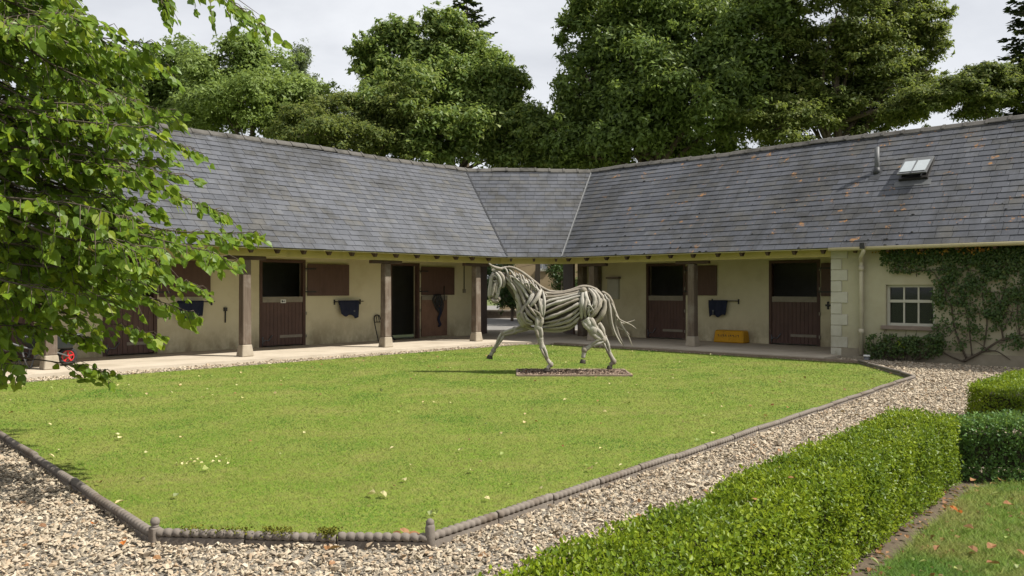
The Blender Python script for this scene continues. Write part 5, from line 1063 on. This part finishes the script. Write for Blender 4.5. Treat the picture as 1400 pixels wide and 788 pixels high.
# ---- climbing plant on the room wall
cl = root('climbing_plant', 'woody climber trained over the pale wall around the small window', 'climbing plant', ona(1318, 494, RMA), ab=True); CO = ORG[cl.name]
def cw(x, y, o=.03): p = ona(x, y, RMA); return Vector((p[0] - o, p[1], p[2]))
m = MB()
STEMS = [([(1318, 494), (1345, 480), (1372, 464), (1405, 457)], .030), ([(1340, 482), (1362, 480), (1382, 492)], .018), ([(1318, 494), (1298, 486), (1288, 480)], .018), ([(1372, 464), (1390, 462), (1410, 464)], .02), ([(1322, 490), (1306, 450), (1300, 410), (1286, 385), (1272, 370), (1240, 373), (1222, 366), (1208, 352)], .02), ([(1290, 481), (1275, 468), (1272, 455), (1296, 448)], .012),
         ([(1345, 480), (1350, 440), (1344, 400), (1352, 350)], .016), ([(1330, 486), (1325, 440), (1318, 400), (1330, 352)], .014), ([(1372, 464), (1368, 420), (1378, 380), (1372, 345)], .016), ([(1395, 458), (1392, 420), (1400, 380), (1396, 345)], .016), ([(1272, 370), (1310, 368), (1350, 372), (1405, 366)], .012), ([(1285, 385), (1320, 392), (1360, 400), (1405, 398)], .01), ([(1300, 430), (1345, 428), (1405, 426)], .01), ([(1355, 480), (1330, 465), (1310, 470)], .01), ([(1205, 470), (1230, 462), (1262, 470), (1288, 481)], .012)]
for p, r in STEMS: m.tube(spline([cw(x, y, .035 + U(0, .03)) for x, y in p], 20), [r * (1 - .03 * i) for i in range(20)], 7)
for k in range(90):
    x, y = U(1205, 1400), U(340, 470)
    if 1206 < x < 1282 and 380 < y < 452: continue
    m.tube(spline([cw(x, y, .03), cw(x + U(-8, 8), y + U(-14, 6), .05), cw(x + U(-14, 14), y + U(-22, 14), .05)], 7), .005, 4)
m.build('stem', M['twig'], cl)
def patch(n, fx, dens, mat, off=(.02, .16), L=.055):
    out = []
    while len(out) < n:
        x, y = U(1195, 1470), U(334, 492)
        if random.random() < dens(x, y): out.append(cw(x, y, U(*off)))
    P = np.array([tuple(p) for p in out]); k = len(P); Dd = np.stack([RNG.normal(-.3, .4, k), RNG.normal(0, .6, k), RNG.normal(-.5, .6, k)], -1); Nn = np.stack([np.full(k, -1.), RNG.normal(0, .5, k), RNG.normal(.5, .4, k)], -1)
    add_leaves('foliage', P, Dd, Nn, L * RNG.uniform(.6, 1.3, k), OVAL, mat, cl)
def cd(x, y):
    if 1208 < x < 1276 and 384 < y < 453: return 0
    if y < 362 and x > 1206 + max(0, (345 - y)) : return .95 if y < 358 else .5
    if x < 1215: return 0
    g = mnoise.noise((x * .045, y * .05, 0)) + .5 * mnoise.noise((x * .11, y * .11, 4))
    if x > 1272 and y < 452: return max(.10, min(1, .50 + 1.3 * g - max(0, (y - 400)) * .008))
    if y < 374: return .35
    if x > 1275 and y < 478: return max(0, .10 + .5 * g)
    return 0
patch(11500, None, cd, M['climber_leaf'])
patch(260, None, lambda x, y: (1 if y < 346 and x < 1370 and mnoise.noise((x * .05, 0, 0)) > -.1 else 0), M['autumn_leaf'], (.05, .2), .05)
sh = root('wall_shrub', 'low dark leafy shrub growing under the small window', 'shrub', ona(1236, 492, RMA - .2), ab=True)
m = MB()
for k in range(14): x = U(1196, 1284); m.tube(spline([cw(x * .5 + 620, 492, .12), cw(x, 478, .16), cw(x + U(-8, 8), U(455, 470), .14)], 6), [.012, .01, .008, .006, .005, .004], 5)
m.build('stem', M['twig'], sh)
out = []
while len(out) < 2100:
    x, y = U(1188, 1292), U(453, 490)
    g = mnoise.noise((x * .07, y * .07, 2)); top_ = 456 + 10 * abs(mnoise.noise((x * .04, 0, 7)))
    if y > top_ and random.random() < .6 + g - max(0, (y - 478)) * .05: out.append(cw(x, y, U(.03, .30)))
P = np.array([tuple(p) for p in out]); k = len(P); add_leaves('foliage', P, rand_dirs(k) + np.array([-.3, 0, -.2]), np.stack([np.full(k, -1.), RNG.normal(0, .5, k), RNG.normal(.6, .4, k)], -1), .055 * RNG.uniform(.6, 1.3, k), OVAL, M['climber_leaf'], sh)
P2 = np.array([tuple(cw(1235 + U(-5, 5), 470 + U(-5, 5), U(.25, .32))) for _ in range(16)]); add_leaves('foliage', P2, rand_dirs(16), np.stack([np.full(16, -1.), RNG.normal(0, .4, 16), RNG.normal(.4, .3, 16)], -1), .06 * RNG.uniform(.7, 1.2, 16), OVAL, M['fg_leaf'], sh)

# ---- foreground lime tree
TB = Vector((-5.6, 6.1, 0)); ft = root('lime_tree', 'lime tree with low leafy boughs hanging in front of the left stable wing', 'tree', TB)
m = MB(); trunk = spline([TB - Vector((0, 0, .15)), TB + Vector((.05, 0, 1.5)), TB + Vector((.0, .1, 3.4)), TB + Vector((.15, 0, 6.2))], 16); m.tube(trunk, [.30 - .0125 * i for i in range(16)], 12); m.build('trunk', M['bark'], ft)
BX = [(-40, 118), (0, 112), (25, 140), (60, 190), (85, 218), (120, 212), (150, 222), (172, 215), (185, 150), (200, 190), (215, 200), (240, 235), (270, 225), (300, 240), (325, 262), (350, 225), (385, 205), (410, 190), (425, 110), (445, 75), (465, 40), (490, 10), (520, -20)]
TIPS = [(358, 34, 5.6), (225, 8, 6.2), (232, 160, 5.8), (262, 204, 6.2), (240, 240, 5.4), (346, 318, 5.8), (300, 290, 6.2), (318, 358, 6.4), (268, 392, 6.8), (258, 426, 6.0), (140, 508, 6.4), (36, 500, 5.6), (118, 462, 6.6), (200, 455, 6.6), (50, 446, 6.0), (222, 92, 6.8), (205, 60, 6.2), (226, 150, 6.9), (150, 35, 5.8), (205, 220, 6.0), (290, 345, 5.6), (215, 360, 5.2), (180, 300, 5.0), (105, 20, 5.4), (5, 496, 6.4)]
while len(TIPS) < 106:
    y = U(-60, 425); xm = interp(y, BX)
    x = xm - 14 - abs(random.gauss(0, 80))
    if x > -90: TIPS.append((x, y, U(5.2, 7.8)))
for q in range(7): TIPS.append((U(250, 560), U(-130, -60), U(7.2, 8.8)))
lp, ld, ln_, ll = [], [], [], []; tw = MB(); lm = MB()
def put_leaf(p, out, L):
    qx, qy = topx(p)
    if qy > 528: return
    lp.append(tuple(p)); d = out + Vector((U(-.4, .4), U(-.4, .4), U(-.9, -.1))); ld.append(tuple(d)); n = Vector((U(-.8, .9), U(-1.0, .5), U(-.1, 1.1))); ln_.append(tuple(n)); ll.append(L)
for i, (x, y, Yd) in enumerate(TIPS):
    tip = at(x, y, Yd); h = max(1.3, min(5.6, tip.z + U(.2, 1.3))); k = min(15, int(h / 6.4 * 15)); s = trunk[k].copy(); L = (tip - s).length
    mid = s.lerp(tip, .5) + Vector((0, 0, L * U(.08, .2))); m2 = s.lerp(tip, .8) + Vector((0, U(-.1, .1), L * U(.03, .08))); P = spline([s, mid, m2, tip], 26)
    if i == 0: P = spline([trunk[13], at(150, -120, 6.1), at(255, -38, 5.8), at(318, 4, 5.65), tip], 26)
    if i == 1: P = spline([trunk[13], at(120, -110, 6.3), at(195, -40, 6.2), tip], 26)
    lm.tube(P, [.020 * (1 - j / 26) ** 1.6 + .0025 for j in range(26)], 6)
    for j in range(8, 26):
        f_ = (j - 7) / 18; d = (P[min(j + 1, 25)] - P[j - 1]).normalized()
        for sg in (-1, 1):
            if U(0, 1) > (.62 if j < 15 else .80): continue
            tl = U(.14, .46) * (1.15 - .75 * f_); sd_ = Vector((d.y, -d.x, 0)) * sg; out = (d * U(.5, 1.0) + sd_ * U(.4, 1.0) + Vector((0, 0, U(-.55, .3)))).normalized(); p0 = P[j]; p1 = p0 + out * tl + Vector((0, 0, -.25 * tl))
            qx, qy = topx(p1)
            if qy > 448 + U(0, 40) and not (112 < qx < 172 or qx < 28): continue
            tw.tube([p0, p0.lerp(p1, .5) + Vector((0, 0, .03)), p1], [.0035, .0028, .0018], 4, cap=False); nl = max(2, int(tl / .047))
            for q in range(nl): put_leaf(p0.lerp(p1, (q + .7) / nl) + Vector((U(-.02, .02), U(-.02, .02), U(-.025, .01))), out + sd_ * random.choice((-.8, .8)), random.lognormvariate(math.log(.066), .2))
            put_leaf(p1, out, U(.045, .07))
    for q in range(5): put_leaf(P[25 - q] + Vector((0, 0, -.01)), (P[25] - P[22]).normalized(), U(.045, .07))
lm.build('limb', M['twig'], ft); tw.build('twig', M['twig'], ft)
lp, ld, ln_, ll = map(np.array, (lp, ld, ln_, ll)); print('fg leaves', len(lp))
px = 700 + F * lp[:, 0] / lp[:, 1]; py = HY - F * (lp[:, 2] - CH) / lp[:, 1]; vis = (px > 5) & (px < 1395) & (py > 5); score = np.where(vis, ll / lp[:, 1], 0)
# boughs are opaque: leaves nearest the camera in each 14-pixel cell are the ones the photo shows
cell = {}
for i in np.argsort(lp[:, 1]):
    if vis[i]:
        c = (int(px[i] // 14), int(py[i] // 14)); cell.setdefault(c, i)
front_ = np.zeros(len(lp), bool); front_[list(cell.values())] = True; score = np.where(front_, score, 0)
order = np.argsort(-score); ind, rest = order[:300], order[300:]
add_leaves('leaves', lp[rest], ld[rest], ln_[rest], ll[rest], LIME, M['fg_leaf'], ft, kind='stuff')
lmesh = npmesh('leaf', LIME[0], LIME[1], np.zeros(len(LIME[1])))
for i in ind:
    D = Vector(ld[i]).normalized(); Sx = Vector(ln_[i]).cross(D).normalized(); Nz = D.cross(Sx); o = link('leaf', lmesh, M['fg_leaf'], ft)
    o.matrix_local = Matrix.Translation(Vector(lp[i]) - TB) @ Matrix(((D.x, Sx.x, Nz.x), (D.y, Sx.y, Nz.y), (D.z, Sx.z, Nz.z))).to_4x4() @ Matrix.Scale(float(ll[i]), 4)

# ---- fallen leaves: the larger ones as things, specks as litter
lm_ = {k: npmesh('fallen_leaf', CURL[0] - np.array([.5, 0, 0]), CURL[1], RNG.random(8) * .3) for k in ('brown_leaf', 'orange_leaf', 'pale_leaf', 'green_leaf')}
def fallen(x, y, kind, L, label, group, z=.02):
    P = gnd(x, y, z); o = link('fallen_leaf', lm_[kind], M[kind]); o.location = P; o.rotation_euler = (U(-.3, .3), U(-.3, .3), U(0, 6.28)); o.scale = (L, L * U(.7, 1), L * U(.6, 1.1)); tag(o, label, 'leaf', group); return o
FL = [
 ('orange_leaf', .065, .04, 'orange leaves on the side lawn', [(1312, 701, 'larger bright orange leaf of the pair on the side lawn'), (1304, 696, 'bright orange leaf touching its partner on the side lawn, hedge side')]),
 ('brown_leaf', .072, .045, 'brown leaves on the side lawn', [(1290, 674, 'curled brown leaf at the soil edge above the orange pair'), (1330, 657, 'brown leaf at the foot of the dark box row beside the hedge corner'), (1368, 657, 'pinkish brown leaf lying alone before the dark box row'), (1324, 722, 'brown leaf just below the bright orange pair'), (1356, 748, 'long curled brown leaf in the middle of the side lawn'), (1396, 757, 'brown leaf cut off by the frame edge on the side lawn'), (1358, 771, 'lowest brown leaf on the side lawn'), (1282, 750, 'brown leaf closest to the hedge foot low on the side lawn'), (1330, 752, 'small brown leaf beside the long curled one'), (1378, 690, 'brown leaf on the grass level with the orange pair, frame side')]),
 ('green_leaf', .05, .04, 'green leaves on the side lawn', [(1262, 768, 'dull green leaf overlapping another near the hedge foot'), (1247, 765, 'dull green leaf nearest the hedge foot on the side lawn'), (1345, 697, 'dull green leaf next to the orange pair'), (1376, 735, 'dull green leaf lying alone towards the frame edge'), (1310, 778, 'dull green leaf at the very bottom of the photo'), (1185, 752, 'dull green leaf on the bare soil under the hedge'), (1195, 768, 'lower dull green leaf on the bare soil under the hedge'), (1392, 775, 'dull green leaf in the bottom corner of the side lawn'), (1362, 676, 'small green leaf just in front of the dark box row')]),
 ('brown_leaf', .045, .56, 'leaves caught on the hedge', [(1084, 655, 'dry brown leaf caught in the middle of the hedge top'), (1034, 683, 'dark brown leaf sunk into the hedge top lower down'), (1066, 640, 'thin brown leaf on the hedge top edge by the gravel')]),
 ('brown_leaf', .07, .04, 'brown leaves behind the rope edging', [(543, 731, 'brown leaf behind the edging, farthest from the round topped post'), (553, 728, 'middle brown leaf of three behind the rope edging'), (567, 732, 'brown leaf behind the edging, closest to the round topped post')]),
 ('brown_leaf', .07, .02, 'leaves on the gravel', [(552, 760, 'rusty leaf on the gravel in front of the round topped post'), (458, 750, 'rusty leaf on the gravel against the mossy edging')]),
 ('orange_leaf', .06, .02, 'leaves on the gravel', [(128, 717, 'orange leaf on the gravel beyond the ball finial post'), (168, 743, 'orange leaf on the gravel close to the ball finial post')]),
 ('pale_leaf', .075, .02, 'pale leaves on the lawn', [(508, 676, 'pale leaf in the lawn centre, larger of two together'), (524, 677, 'pale leaf in the lawn centre, smaller of two together'), (645, 644, 'pale leaf lying alone above the round topped post'), (807, 642, 'pale leaf on the lawn beside the long rope edging'), (83, 615, 'yellow leaf on the lawn by the shaded edging, upper of two'), (70, 624, 'yellow leaf on the lawn touching the shaded edging'), (164, 687, 'long pale leaf near the ball finial post'), (165, 599, 'pale leaf under the lime tree, upper of two'), (160, 594, 'pale leaf under the lime tree shadow streak')]),
]
for kind_, L_, z_, grp_, items in FL:
    for x, y, lab in items: fallen(x, y, kind_, L_ * U(.8, 1.25), lab, grp_, z_)
def litter(n, poly, mat, name, label, lo, hi, z, pts=None):
    if pts is None:
        xs = [p[0] for p in poly]; ys = [p[1] for p in poly]; X = RNG.uniform(min(xs), max(xs), n * 6); Y = RNG.uniform(max(2.5, min(ys)), max(ys), n * 6); ok = inpoly(X, Y, poly); X, Y = X[ok][:n], Y[ok][:n]
    else: X, Y = pts
    n = len(X); P = np.stack([X, Y, np.full(n, z) + RNG.uniform(0, .012, n)], -1); V, T, r = leaves_np(P, rand_dirs(n) * np.array([1, 1, .2]), rand_dirs(n) * .5 + np.array([0, 0, 1]), RNG.uniform(lo, hi, n), CURL)
    o = link(name, npmesh(name, V, T, r), mat); tag(o, label, 'leaf litter', kind='stuff')
litter(150, LW, M['pale_leaf'], 'pale_leaf_litter', 'small pale leaf scraps scattered over the lawn', .028, .062, .014)
litter(95, LW, M['green_leaf'], 'green_leaf_litter', 'small greenish leaves scattered over the lawn', .028, .062, .014)
litter(75, LW, M['brown_leaf'], 'brown_leaf_litter', 'small brown leaves scattered over the lawn', .028, .062, .014)
g0 = gnd(292, 632); litter(26, None, M['pale_leaf'], 'pale_stone_scraps', 'small group of whitish scraps on the lawn', .015, .04, .016, (RNG.normal(g0.x, .14, 26), RNG.normal(g0.y, .13, 26)))
gp_ = [tuple(W(a, b)[:2]) for a, b in ((-.5, 2.0), (15, 2.2), (15, 4.3), (3.3, 3.6), (2.0, 5.0), (2.3, 10), (.5, 10))]
litter(170, gp_, M['brown_leaf'], 'gravel_leaf_litter', 'dry brown leaf scraps among the gravel', .03, .065, .0)
hb = [(x, y) for x, y in ((1.25, 2.9), (4.2, 6.35), (4.0, 6.6), (3.4, 6.4), (.9, 3.4))]
litter(420, hb, M['brown_leaf'], 'hedge_leaf_litter', 'dead leaves lying on the soil at the foot of the long hedge', .02, .05, -.004)
